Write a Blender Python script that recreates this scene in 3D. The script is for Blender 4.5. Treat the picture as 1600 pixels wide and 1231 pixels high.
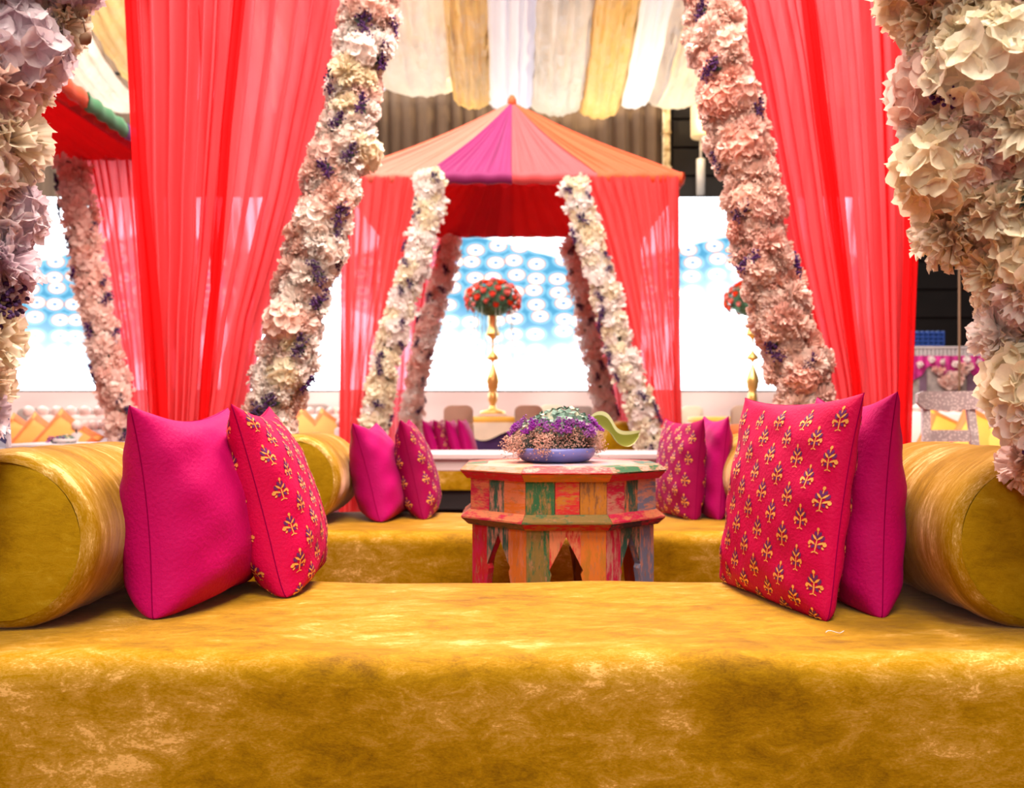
import bpy, math, random
import numpy as np
from mathutils import Vector, Matrix, Euler, Quaternion

# ------------------------------------------------------------------ scene, camera, light
scene = bpy.context.scene
for o in list(bpy.data.objects):
    bpy.data.objects.remove(o)
COL = scene.collection
EYE = 0.87          # camera height
F = 1400.0          # focal length in pixels of the 1600 px wide frame
HZ = 650.0          # horizon row

scene.view_settings.view_transform = 'Standard'
scene.view_settings.look = 'None'
scene.view_settings.gamma = 1.0
scene.view_settings.exposure = 0.55
scene.view_settings.use_curve_mapping = False

cd = bpy.data.cameras.new('camera')
cam = bpy.data.objects.new('camera', cd)
COL.objects.link(cam)
cam.location = (0, 0, EYE)
cam.rotation_euler = (math.pi / 2, 0, 0)
cd.sensor_width = 36.0
cd.lens = F / 1600 * 36
cd.shift_y = (HZ - 615.5) / 1600
cd.clip_start = 0.05
cd.dof.use_dof = True
cd.dof.focus_distance = 1.95
cd.dof.aperture_fstop = 4.0
scene.camera = cam

w = bpy.data.worlds.new('hall_air')
scene.world = w
w.use_nodes = True
w.node_tree.nodes['Background'].inputs[0].default_value = (1.0, 0.91, 0.84, 1)
w.node_tree.nodes['Background'].inputs[1].default_value = 0.30

def area_light(name, loc, target, size, energy, color, sy=None):
    ld = bpy.data.lights.new(name, 'AREA')
    ld.shape = 'RECTANGLE'
    ld.size = size
    ld.size_y = sy or size
    ld.energy = energy
    ld.color = color
    o = bpy.data.objects.new(name, ld)
    COL.objects.link(o)
    o.location = loc
    o.rotation_euler = (Vector(target) - Vector(loc)).to_track_quat('-Z', 'Y').to_euler()
    return o

area_light('hall_fill_light', (0.6, -0.8, 6.6), (0.2, 2.2, 0.5), 2.6, 470, (1.0, 0.86, 0.72))  # unseen overhead fill added to light the foreground
area_light('hall_fill_light', (-1.5, -5.0, 5.2), (0.0, 1.5, 0.4), 3.0, 150, (1.0, 0.88, 0.74))  # unseen fill added behind the camera for the daybed front
area_light('hall_fill_light', (0.0, 6.2, 7.2), (0.0, 12.0, 0.5), 4.0, 560, (1.0, 0.92, 0.86))  # unseen fill added to brighten the middle tent and beyond
area_light('hall_fill_light', (-6.0, 9.0, 7.2), (-3.0, 12.0, 1.0), 4.0, 650, (1.0, 0.92, 0.86))  # unseen fill added to brighten the rear left of the hall
area_light('back_fill_light', (0.3, 3.5, 4.3), (0.2, 2.2, 0.45), 1.6, 280, (1.0, 0.72, 0.64))  # added, no fixture: backlights the velvet top and pillow edges
area_light('curtain_fill_light', (-4.0, 14.75, 8.3), (-4.0, 15.5, 3.0), 15.0, 420, (1.0, 0.84, 0.66), 0.3)  # unseen strip light added to brighten the brown curtain

def P(px, py, d):
    return Vector(((px - 800) / F * d, d, EYE + (HZ - py) / F * d))

def X(px, d):
    return (px - 800) / F * d

def Z(py, d):
    return EYE + (HZ - py) / F * d

# ------------------------------------------------------------------ helpers
def tag(o, label, cat, group=None):
    o['label'] = label
    o['category'] = cat
    if group:
        o['group'] = group
    return o

def empty(name, loc, label, cat, group=None, rz=0.0):
    o = bpy.data.objects.new(name, None)
    o.empty_display_size = 0.1
    COL.objects.link(o)
    o.location = loc
    o.rotation_euler = (0, 0, rz)
    return tag(o, label, cat, group)

def make_mesh(name, verts, faces, mats, idx=None, smooth=True):
    me = bpy.data.meshes.new(name)
    me.from_pydata([tuple(map(float, v)) for v in verts], [], [tuple(int(i) for i in f) for f in faces])
    if not isinstance(mats, (list, tuple)):
        mats = [mats]
    for m in mats:
        me.materials.append(m)
    if idx is not None:
        me.polygons.foreach_set('material_index', idx)
    me.polygons.foreach_set('use_smooth', [smooth] * len(me.polygons))
    me.update()
    return me

def link(name, me, parent=None, loc=(0, 0, 0), rot=None, scale=None):
    o = bpy.data.objects.new(name, me)
    COL.objects.link(o)
    if parent is not None:
        o.parent = parent
    o.location = loc
    if rot is not None:
        if isinstance(rot, Quaternion):
            o.rotation_mode = 'QUATERNION'
            o.rotation_quaternion = rot
        else:
            o.rotation_euler = rot
    if scale is not None:
        o.scale = scale if isinstance(scale, (tuple, list, Vector)) else (scale,) * 3
    return o

class MB:
    """collects geometry in one mesh"""
    def __init__(s):
        s.v = []; s.f = []; s.i = []
    def add(s, verts, faces, mi=0):
        b = len(s.v)
        s.v.extend([tuple(v) for v in verts])
        s.f.extend([tuple(b + i for i in f) for f in faces])
        s.i.extend([mi] * len(faces))
        return s
    def box(s, x0, x1, y0, y1, z0, z1, mi=0, bev=0.0):
        if bev > 0:
            # chamfered box: vertical edges and top / bottom rims cut
            b = min(bev, (x1 - x0) * .45, (y1 - y0) * .45, (z1 - z0) * .45)
            def ring(z, k):
                return [(x0 + b + 0 - k * b, y0 + b - 0 * b, z)] if False else [
                    (x0 + b * (2 - k), y0 + b * (1 - k), z), (x1 - b * (2 - k), y0 + b * (1 - k), z),
                    (x1 - b * (1 - k), y0 + b * (2 - k), z), (x1 - b * (1 - k), y1 - b * (2 - k), z),
                    (x1 - b * (2 - k), y1 - b * (1 - k), z), (x0 + b * (2 - k), y1 - b * (1 - k), z),
                    (x0 + b * (1 - k), y1 - b * (2 - k), z), (x0 + b * (1 - k), y0 + b * (2 - k), z)]
            rs = [ring(z0, 0), ring(z0 + b, 1), ring(z1 - b, 1), ring(z1, 0)]
            vs = sum(rs, [])
            fs = []
            for r in range(3):
                for k in range(8):
                    a = r * 8 + k; c = r * 8 + (k + 1) % 8
                    fs.append((a, c, c + 8, a + 8))
            fs.append(tuple(range(7, -1, -1)))
            fs.append(tuple(range(24, 32)))
            return s.add(vs, fs, mi)
        vs = [(x, y, z) for z in (z0, z1) for y in (y0, y1) for x in (x0, x1)]
        return s.add(vs, [(0, 2, 3, 1), (4, 5, 7, 6), (0, 1, 5, 4), (2, 6, 7, 3), (0, 4, 6, 2), (1, 3, 7, 5)], mi)
    def grid(s, A, mi=0, closed_u=False):
        n, m = A.shape[0], A.shape[1]
        vs = A.reshape(-1, 3)
        fs = []
        for i in range(n - 1):
            for j in range(m - 1 if not closed_u else m):
                j2 = (j + 1) % m
                fs.append((i * m + j, i * m + j2, (i + 1) * m + j2, (i + 1) * m + j))
        return s.add(vs, fs, mi)
    def lathe(s, prof, c=(0, 0, 0), n=20, mi=0, cap=True):
        A = np.zeros((len(prof), n, 3))
        for k, (r, z) in enumerate(prof):
            a = np.arange(n) * 2 * math.pi / n
            A[k, :, 0] = c[0] + r * np.cos(a)
            A[k, :, 1] = c[1] + r * np.sin(a)
            A[k, :, 2] = c[2] + z
        b = len(s.v)
        s.grid(A, mi, True)
        if cap:
            s.f.append(tuple(b + i for i in range(n - 1, -1, -1))); s.i.append(mi)
            e = b + (len(prof) - 1) * n
            s.f.append(tuple(e + i for i in range(n))); s.i.append(mi)
        return s
    def tube(s, pts, r, n=8, mi=0):
        pts = [Vector(p) for p in pts]
        rs = r if isinstance(r, (list, tuple)) else [r] * len(pts)
        rings = []
        prev = None
        for k, p in enumerate(pts):
            t = (pts[min(k + 1, len(pts) - 1)] - pts[max(k - 1, 0)]).normalized()
            if prev is None:
                u = t.orthogonal().normalized()
            else:
                u = (prev - t * prev.dot(t)).normalized()
            prev = u
            v = t.cross(u)
            rings.append([p + (u * math.cos(a) + v * math.sin(a)) * rs[k] for a in [2 * math.pi * q / n for q in range(n)]])
        b = len(s.v)
        s.grid(np.array([[tuple(q) for q in r_] for r_ in rings]), mi, True)
        s.f.append(tuple(b + i for i in range(n - 1, -1, -1))); s.i.append(mi)
        e = b + (len(pts) - 1) * n
        s.f.append(tuple(e + i for i in range(n))); s.i.append(mi)
        return s
    def ball(s, c, r, n=8, m=5, mi=0, sq=1.0):
        A = np.zeros((m + 1, n, 3))
        for i in range(m + 1):
            th = math.pi * (i + 0.02) / (m + 0.04)
            for j in range(n):
                a = 2 * math.pi * j / n
                A[i, j] = (c[0] + r * math.sin(th) * math.cos(a), c[1] + r * math.sin(th) * math.sin(a), c[2] + r * sq * math.cos(th))
        return s.grid(A, mi, True)
    def build(s, name, mats, parent=None, smooth=True, origin=None):
        vs = s.v
        if origin is not None:
            ox, oy, oz = origin
            vs = [(v[0] - ox, v[1] - oy, v[2] - oz) for v in vs]
        me = make_mesh(name, vs, s.f, mats, s.i, smooth)
        o = link(name, me, parent, (0, 0, 0) if (parent is not None or origin is None) else origin)
        return o

# ------------------------------------------------------------------ materials
MATS = {}
def new_mat(name):
    m = bpy.data.materials.new(name)
    m.use_nodes = True
    MATS[name] = m
    nt = m.node_tree
    return m, nt, nt.nodes['Principled BSDF']

def N(nt, typ, **kw):
    n = nt.nodes.new(typ)
    for k, v in kw.items():
        setattr(n, k, v)
    return n

def c4(c):
    return (c[0], c[1], c[2], 1)

def plain(name, col, rough=0.6, metal=0.0, var=0.0, scale=6.0, sheen=0.0, bump=0.0, bscale=60, rnd=0.0, emit=None, estr=1.0, trans=0.0):
    """principled colour with a little procedural noise, optional per-object variation"""
    m, nt, p = new_mat(name)
    p.inputs['Roughness'].default_value = rough
    p.inputs['Metallic'].default_value = metal
    if sheen:
        p.inputs['Sheen Weight'].default_value = sheen
        p.inputs['Sheen Roughness'].default_value = 0.4
    tc = N(nt, 'ShaderNodeTexCoord')
    no = N(nt, 'ShaderNodeTexNoise')
    no.inputs['Scale'].default_value = scale
    no.inputs['Detail'].default_value = 5
    nt.links.new(tc.outputs['Object'], no.inputs['Vector'])
    mr = N(nt, 'ShaderNodeMapRange')
    mr.inputs['From Min'].default_value = 0.3
    mr.inputs['From Max'].default_value = 0.7
    mr.inputs['To Min'].default_value = 1 - var
    mr.inputs['To Max'].default_value = 1 + var
    nt.links.new(no.outputs['Fac'], mr.inputs['Value'])
    hs = N(nt, 'ShaderNodeHueSaturation')
    hs.inputs['Color'].default_value = c4(col)
    nt.links.new(mr.outputs['Result'], hs.inputs['Value'])
    if rnd:
        oi = N(nt, 'ShaderNodeObjectInfo')
        m2 = N(nt, 'ShaderNodeMapRange')
        m2.inputs['To Min'].default_value = 1 - rnd
        m2.inputs['To Max'].default_value = 1 + rnd
        nt.links.new(oi.outputs['Random'], m2.inputs['Value'])
        nt.links.new(m2.outputs['Result'], hs.inputs['Saturation'])
    nt.links.new(hs.outputs['Color'], p.inputs['Base Color'])
    if bump:
        nb = N(nt, 'ShaderNodeTexNoise')
        nb.inputs['Scale'].default_value = bscale
        nb.inputs['Detail'].default_value = 4
        nt.links.new(tc.outputs['Object'], nb.inputs['Vector'])
        bp = N(nt, 'ShaderNodeBump')
        bp.inputs['Strength'].default_value = bump
        bp.inputs['Distance'].default_value = 0.01 if bscale > 30 else 0.06
        nt.links.new(nb.outputs['Fac'], bp.inputs['Height'])
        nt.links.new(bp.outputs['Normal'], p.inputs['Normal'])
    if emit:
        p.inputs['Emission Color'].default_value = c4(emit)
        p.inputs['Emission Strength'].default_value = estr
    if trans:
        tr = N(nt, 'ShaderNodeBsdfTranslucent')
        nt.links.new(hs.outputs['Color'], tr.inputs['Color'])
        mx = N(nt, 'ShaderNodeMixShader')
        mx.inputs[0].default_value = trans
        out = nt.nodes['Material Output']
        nt.links.new(p.outputs[0], mx.inputs[1])
        nt.links.new(tr.outputs[0], mx.inputs[2])
        nt.links.new(mx.outputs[0], out.inputs['Surface'])
    return m

def velvet(name, dark, mid, light, stretch=(1.0, 3.0, 2.4), seed=0.0, bias=0.0):
    """crushed velvet: the nap lies in light and dark patches"""
    m, nt, p = new_mat(name)
    tc = N(nt, 'ShaderNodeTexCoord')
    mp = N(nt, 'ShaderNodeMapping')
    mp.inputs['Scale'].default_value = stretch
    mp.inputs['Location'].default_value = (seed, seed * .7, seed * .3)
    nt.links.new(tc.outputs['Object'], mp.inputs['Vector'])
    a = N(nt, 'ShaderNodeTexNoise'); a.inputs['Scale'].default_value = 2.1; a.inputs['Detail'].default_value = 3; a.inputs['Distortion'].default_value = 0.6
    b = N(nt, 'ShaderNodeTexNoise'); b.inputs['Scale'].default_value = 13; b.inputs['Detail'].default_value = 9; b.inputs['Roughness'].default_value = 0.80; b.inputs['Distortion'].default_value = 0.5
    c = N(nt, 'ShaderNodeTexNoise'); c.inputs['Scale'].default_value = 170; c.inputs['Detail'].default_value = 4; c.inputs['Roughness'].default_value = 0.7
    for n in (a, b, c):
        nt.links.new(mp.outputs[0], n.inputs['Vector'])
    ad = N(nt, 'ShaderNodeMath', operation='MULTIPLY_ADD'); ad.inputs[1].default_value = 0.48
    nt.links.new(a.outputs['Fac'], ad.inputs[0])
    m1 = N(nt, 'ShaderNodeMath', operation='MULTIPLY'); m1.inputs[1].default_value = 0.70
    nt.links.new(b.outputs['Fac'], m1.inputs[0])
    nt.links.new(m1.outputs[0], ad.inputs[2])
    m2 = N(nt, 'ShaderNodeMath', operation='MULTIPLY_ADD'); m2.inputs[1].default_value = 0.28
    nt.links.new(c.outputs['Fac'], m2.inputs[0])
    nt.links.new(ad.outputs[0], m2.inputs[2])
    m3 = N(nt, 'ShaderNodeMath', operation='ADD'); m3.inputs[1].default_value = bias + 0.11
    nt.links.new(m2.outputs[0], m3.inputs[0])
    cr = N(nt, 'ShaderNodeValToRGB')
    e = cr.color_ramp.elements
    e[0].position = 0.67; e[0].color = c4(dark)
    e[1].position = 0.99; e[1].color = c4(light)
    x = e.new(0.86); x.color = c4(mid)
    x = e.new(0.955); x.color = c4([mid[i] * .7 + light[i] * .3 for i in range(3)])
    nt.links.new(m3.outputs[0], cr.inputs['Fac'])
    nt.links.new(cr.outputs['Color'], p.inputs['Base Color'])
    p.inputs['Roughness'].default_value = 0.65
    p.inputs['Specular IOR Level'].default_value = 0.16
    p.inputs['Specular Tint'].default_value = (1.0, 0.72, 0.48, 1)
    p.inputs['Sheen Weight'].default_value = 0.8
    p.inputs['Sheen Roughness'].default_value = 0.24
    p.inputs['Sheen Tint'].default_value = (1.0, 0.60, 0.46, 1)
    bp = N(nt, 'ShaderNodeBump'); bp.inputs['Strength'].default_value = 0.35; bp.inputs['Distance'].default_value = 0.006
    nt.links.new(m2.outputs[0], bp.inputs['Height'])
    nt.links.new(bp.outputs['Normal'], p.inputs['Normal'])
    return m

def sheer(name, dif, tra, tint, alpha):
    m, nt, p = new_mat(name)
    nt.nodes.remove(p)
    out = nt.nodes['Material Output']
    tc = N(nt, 'ShaderNodeTexCoord')
    no = N(nt, 'ShaderNodeTexNoise'); no.inputs['Scale'].default_value = 3; no.inputs['Detail'].default_value = 4
    mp = N(nt, 'ShaderNodeMapping'); mp.inputs['Scale'].default_value = (7, 2, 0.3)
    nt.links.new(tc.outputs['Object'], mp.inputs[0]); nt.links.new(mp.outputs[0], no.inputs['Vector'])
    mr = N(nt, 'ShaderNodeMapRange'); mr.inputs['From Min'].default_value = .32; mr.inputs['From Max'].default_value = .56; mr.inputs['To Min'].default_value = alpha - .22; mr.inputs['To Max'].default_value = min(1.0, alpha + .06)
    nt.links.new(no.outputs['Fac'], mr.inputs['Value'])
    d = N(nt, 'ShaderNodeBsdfDiffuse'); d.inputs['Color'].default_value = c4(dif)
    t = N(nt, 'ShaderNodeBsdfTranslucent'); t.inputs['Color'].default_value = c4(tra)
    x = N(nt, 'ShaderNodeBsdfTransparent'); x.inputs['Color'].default_value = c4(tint)
    a = N(nt, 'ShaderNodeMixShader'); a.inputs[0].default_value = 0.5
    nt.links.new(d.outputs[0], a.inputs[1]); nt.links.new(t.outputs[0], a.inputs[2])
    b = N(nt, 'ShaderNodeMixShader')
    nt.links.new(mr.outputs['Result'], b.inputs[0])
    nt.links.new(x.outputs[0], b.inputs[1]); nt.links.new(a.outputs[0], b.inputs[2])
    nt.links.new(b.outputs[0], out.inputs['Surface'])
    return m

def paint(name, c1, c2, wood=(0.34, 0.15, 0.07), stretch=(1, 1, 1), amount=0.5, seed=0.0):
    """worn paint: colour c1 rubbed through to c2 and to bare wood"""
    m, nt, p = new_mat(name)
    tc = N(nt, 'ShaderNodeTexCoord')
    mp = N(nt, 'ShaderNodeMapping'); mp.inputs['Scale'].default_value = stretch; mp.inputs['Location'].default_value = (seed, seed * 1.3, seed * .4)
    nt.links.new(tc.outputs['Object'], mp.inputs[0])
    n1 = N(nt, 'ShaderNodeTexNoise'); n1.inputs['Scale'].default_value = 9; n1.inputs['Detail'].default_value = 10; n1.inputs['Roughness'].default_value = 0.75
    n2 = N(nt, 'ShaderNodeTexNoise'); n2.inputs['Scale'].default_value = 26; n2.inputs['Detail'].default_value = 10; n2.inputs['Roughness'].default_value = 0.8
    nt.links.new(mp.outputs[0], n1.inputs['Vector']); nt.links.new(mp.outputs[0], n2.inputs['Vector'])
    r1 = N(nt, 'ShaderNodeMapRange'); r1.inputs['From Min'].default_value = amount - .03; r1.inputs['From Max'].default_value = amount + .05
    nt.links.new(n1.outputs['Fac'], r1.inputs['Value'])
    r2 = N(nt, 'ShaderNodeMapRange'); r2.inputs['From Min'].default_value = 0.54; r2.inputs['From Max'].default_value = 0.62
    nt.links.new(n2.outputs['Fac'], r2.inputs['Value'])
    x1 = N(nt, 'ShaderNodeMix', data_type='RGBA'); x1.inputs[6].default_value = c4(c1); x1.inputs[7].default_value = c4(c2)
    nt.links.new(r1.outputs[0], x1.inputs[0])
    x2 = N(nt, 'ShaderNodeMix', data_type='RGBA'); x2.inputs[7].default_value = c4(wood)
    nt.links.new(r2.outputs[0], x2.inputs[0]); nt.links.new(x1.outputs[2], x2.inputs[6])
    nt.links.new(x2.outputs[2], p.inputs['Base Color'])
    p.inputs['Roughness'].default_value = 0.62
    bp = N(nt, 'ShaderNodeBump'); bp.inputs['Strength'].default_value = 0.25; bp.inputs['Distance'].default_value = 0.004
    nt.links.new(n2.outputs['Fac'], bp.inputs['Height']); nt.links.new(bp.outputs['Normal'], p.inputs['Normal'])
    return m

VELVET = velvet('mustard_velvet', (0.16, 0.076, 0.0003), (0.345, 0.186, 0.0006), (0.72, 0.44, 0.13), (1.0, 2.1, 2.0), 0.0, 0.0)
VELVET_BOLSTER = velvet('mustard_velvet_bolster', (0.15, 0.07, 0.0008), (0.33, 0.18, 0.0015), (0.74, 0.52, 0.20), (0.8, 5.0, 0.8), 3.1, 0.03)
VELVET_END = velvet('mustard_velvet_end', (0.22, 0.12, 0.0008), (0.34, 0.20, 0.0015), (0.44, 0.30, 0.02), (2.4, 2.4, 5.0), 7.7)
PIPING_V = plain('mustard_piping', (0.40, 0.23, 0.01), 0.8)
SILK_PLAIN = plain('magenta_silk', (0.40, 0.0004, 0.095), 0.6, var=0.10, scale=4, sheen=0.05, bump=0.18, bscale=120)
SILK_PLAIN.node_tree.nodes['Principled BSDF'].inputs['Sheen Tint'].default_value = (0.75, 0.1, 1.0, 1)
SILK_PATT = plain('crimson_brocade', (0.46, 0.0004, 0.056), 0.6, var=0.10, scale=5, sheen=0.05, bump=0.2, bscale=140)
SILK_PATT.node_tree.nodes['Principled BSDF'].inputs['Sheen Tint'].default_value = (0.9, 0.1, 0.5, 1)
SILK_PLAIN_SHADED = plain('magenta_silk_shaded', (0.36, 0.0005, 0.11), 0.6, var=0.10, scale=4, sheen=0.05, bump=0.18, bscale=120)  # magenta silk again, the rear seats' purple lighting put into its colour
SILK_PATT_SHADED = plain('crimson_brocade_shaded', (0.25, 0.0005, 0.06), 0.6, var=0.10, scale=5, sheen=0.05, bump=0.2, bscale=140)  # crimson brocade again, darkened and purpled for the rear seats' lighting
SILK_PATT_SHADED.node_tree.nodes['Principled BSDF'].inputs['Sheen Tint'].default_value = (0.7, 0.1, 0.9, 1)
for _m in (SILK_PLAIN_SHADED, SILK_PLAIN, SILK_PATT, SILK_PATT_SHADED):
    _m.node_tree.nodes['Principled BSDF'].inputs['Specular IOR Level'].default_value = 0.12
SEAM = plain('magenta_seam', (0.20, 0.001, 0.05), 0.9)
SEAM.node_tree.nodes['Principled BSDF'].inputs['Specular IOR Level'].default_value = 0.0
GOLD_T = plain('gold_thread', (0.85, 0.42, 0.10), 0.38, metal=0.35, var=0.1, scale=200)
PURP_T = plain('purple_thread', (0.10, 0.006, 0.11), 0.55)
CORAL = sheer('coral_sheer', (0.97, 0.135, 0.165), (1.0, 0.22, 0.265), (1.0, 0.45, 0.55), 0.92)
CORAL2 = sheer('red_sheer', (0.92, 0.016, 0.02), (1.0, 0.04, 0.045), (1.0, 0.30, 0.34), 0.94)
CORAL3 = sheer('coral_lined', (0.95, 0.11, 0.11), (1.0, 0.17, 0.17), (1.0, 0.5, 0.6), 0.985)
BROWN = plain('brown_curtain_cloth', (0.17, 0.115, 0.08), 0.8, var=0.12, scale=1.5, sheen=0.2)
DARKWALL = plain('dark_wall_paint', (0.012, 0.009, 0.009), 0.7, var=0.2, scale=1)
PANELWALL = plain('dark_panel', (0.010, 0.007, 0.007), 0.5, var=0.25, scale=3)
CARPET = plain('maroon_carpet', (0.16, 0.012, 0.02), 0.95, var=0.25, scale=8, bump=0.3, bscale=200)
CEIL = plain('ceiling_paint', (0.25, 0.21, 0.17), 0.9, var=0.05)
WHITE_L = plain('white_lacquer', (0.62, 0.53, 0.53), 0.45, var=0.06, scale=3)
SKIRT = plain('blush_cloth', (0.90, 0.72, 0.68), 0.85, var=0.05, scale=1.2)
GOLD = plain('polished_gold', (0.92, 0.58, 0.18), 0.30, metal=0.75, var=0.06)
YELLOW = plain('yellow_satin', (0.85, 0.47, 0.05), 0.5, var=0.06, sheen=0.3)
CREAM_CL = plain('cream_cloth', (0.80, 0.68, 0.52), 0.8, var=0.05, sheen=0.2)
VIOLET_CL = plain('violet_cloth', (0.045, 0.008, 0.10), 0.7, var=0.1)
BEIGE = plain('beige_chair_cover', (0.52, 0.36, 0.26), 0.8, var=0.06, scale=4)
TAUPE = plain('taupe_chair_cover', (0.42, 0.34, 0.30), 0.8, var=0.06, scale=4)
ORANGE_CL = plain('orange_cloth', (0.90, 0.20, 0.04), 0.6, var=0.08, sheen=0.2)
AMBER_CL = plain('amber_cloth', (0.95, 0.42, 0.09), 0.6, var=0.06, sheen=0.2)
SAFFRON = plain('saffron_cloth', (0.92, 0.45, 0.06), 0.6, var=0.1, sheen=0.2)
SILVER_T = plain('silver_thread', (0.62, 0.56, 0.52), 0.4, metal=0.4)
PEARL = plain('pearl_beads', (0.85, 0.68, 0.64), 0.35, var=0.03)
BLUE_G = plain('blue_glaze', (0.17, 0.19, 0.52), 0.3, var=0.12, scale=10)
BLUE_P = plain('blue_plastic', (0.02, 0.06, 0.28), 0.45)
LEAF_G = plain('leaf_green', (0.07, 0.16, 0.05), 0.55, var=0.2, rnd=0.15)
DARK_L = plain('dark_leaf', (0.015, 0.03, 0.015), 0.6, var=0.2)
PURPLE_F = plain('purple_statice', (0.055, 0.007, 0.10), 0.75, var=0.3, scale=60, rnd=0.2)
PURPLE_F2 = plain('violet_statice', (0.24, 0.022, 0.32), 0.75, var=0.3, scale=60, rnd=0.2)
GYPS = plain('dried_gypsophila', (0.62, 0.37, 0.29), 0.8, var=0.15, scale=40)
TEAL_P = plain('teal_petal', (0.12, 0.23, 0.18), 0.65, var=0.25, scale=30)
PALE_P = plain('pale_green_petal', (0.48, 0.52, 0.38), 0.65, var=0.15, scale=30)
LEAF_Y = plain('yellow_green_leaf', (0.14, 0.16, 0.004), 0.8, var=0.15, scale=8, trans=0.1)
LEAF_W = plain('leaf_white_edge', (0.42, 0.45, 0.20), 0.45)
ROSE = plain('coral_rose', (0.92, 0.20, 0.15), 0.6, var=0.1, rnd=0.25)
FOL = plain('foliage_green', (0.06, 0.17, 0.09), 0.6, var=0.35, scale=25)
FROND = plain('drooping_frond', (0.35, 0.45, 0.35), 0.6)
STEM = plain('brown_stem', (0.20, 0.10, 0.05), 0.7)

def petal(name, col, rnd=0.18, trans=0.35):
    m = plain(name, col, 0.75, var=0.05, scale=20, rnd=rnd, trans=trans)
    return m
CREAM_P = petal('cream_petal', (0.92, 0.84, 0.66))
BLUSH_P = petal('blush_petal', (0.93, 0.72, 0.64))
PINK_P = petal('dusty_pink_petal', (0.88, 0.58, 0.50))
LILAC_P = petal('lilac_petal', (0.82, 0.72, 0.78))
WHITE_P = petal('ivory_petal', (0.94, 0.87, 0.82), 0.25)

# ------------------------------------------------------------------ the setting
def structure(o):
    o['kind'] = 'structure'
    return o

def box_obj(name, x0, x1, y0, y1, z0, z1, mat, parent=None, bev=0.0, smooth=False):
    b = MB().box(x0, x1, y0, y1, z0, z1, 0, bev)
    return b.build(name, mat, parent, smooth=smooth)

structure(box_obj('floor', -13, 10, -7, 17, -0.1, 0.0, CARPET))
structure(box_obj('wall_back', -13, 10, 16.6, 16.8, 0, 8.6, DARKWALL))
structure(box_obj('wall_right', 9.8, 10, -7, 16.6, 0, 8.6, DARKWALL))
structure(box_obj('wall_left', -13, -12.8, -7, 16.6, 0, 8.6, CEIL))
structure(box_obj('ceiling', -13, 10, -7, 16.8, 8.6, 8.7, CEIL))

# panelled dark wall right of the brown curtain, in horizontal boards
pw = box_obj('wall_panelled', X(1049, 15.8), 9.8, 15.8, 15.9, 0, 8.6, PANELWALL)
structure(pw)
for k in range(9):
    z0 = 2.6 + k * 0.5
    box_obj('panel_board', X(1049, 15.8) + 0.01, 9.78, 15.74, 15.8, z0, z0 + 0.46, PANELWALL, pw, 0.012)

# brown pleated curtain along the back
def pleated(name, x0, x1, y, z0, z1, mat, n, amp, seed, parent=None):
    rng = np.random.RandomState(seed)
    m = n * 8
    wd = rng.uniform(0.5, 1.5, n); cs = np.concatenate([[0], np.cumsum(wd)]); cs /= cs[-1]
    u = np.linspace(0, 1, m)
    ph = np.interp(u, cs, np.arange(n + 1))
    A = np.zeros((6, m, 3))
    ampn = amp * (0.5 + rng.rand(n + 1))
    for i, t in enumerate(np.linspace(0, 1, 6)):
        A[i, :, 0] = x0 + (x1 - x0) * u
        A[i, :, 1] = y + np.interp(ph, np.arange(n + 1), ampn) * (np.cos(2 * math.pi * ph) * 0.8 + 0.35 * np.cos(4 * math.pi * ph + 1)) * (0.8 + 0.2 * t)
        A[i, :, 2] = z1 + (z0 - z1) * t
    b = MB().grid(A)
    return b.build(name, mat, parent, origin=((x0 + x1) / 2, y, z0))
bc = pleated('backdrop_curtain', -12.7, X(1034, 15.4), 15.45, 0.02, 8.4, BROWN, 62, 0.07, 3)
tag(bc, 'tall dark brown pleated curtain behind the bright screen', 'curtain')

# gilded strip at the curtain's edge
gm, gnt, gp = new_mat('gilded_mosaic')
gtc = N(gnt, 'ShaderNodeTexCoord'); gno = N(gnt, 'ShaderNodeTexNoise'); gno.inputs['Scale'].default_value = 9; gno.inputs['Detail'].default_value = 6
gnt.links.new(gtc.outputs['Object'], gno.inputs['Vector'])
gcr = N(gnt, 'ShaderNodeValToRGB'); gcr.color_ramp.elements[0].color = (0.32, 0.2, 0.07, 1); gcr.color_ramp.elements[1].color = (0.95, 0.85, 0.6, 1)
gcr.color_ramp.elements[0].position = .35; gcr.color_ramp.elements[1].position = .62
gnt.links.new(gno.outputs['Fac'], gcr.inputs['Fac']); gnt.links.new(gcr.outputs['Color'], gp.inputs['Base Color'])
gp.inputs['Metallic'].default_value = 0.25; gp.inputs['Roughness'].default_value = 0.35
gs = MB().box(X(1036, 15.3), X(1048, 15.3), 15.3, 15.42, 0, 8.4, 0, 0.02)
for k in range(14):
    gs.box(X(1036, 15.3) - 0.012, X(1048, 15.3) + 0.012, 15.285, 15.42, 0.3 + k * 0.6, 0.33 + k * 0.6)
gso = gs.build('gilded_column', gm, smooth=False, origin=(X(1042, 15.3), 15.36, 0))
tag(gso, 'narrow shimmering gilded column at the end of the brown curtain', 'column')

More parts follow.
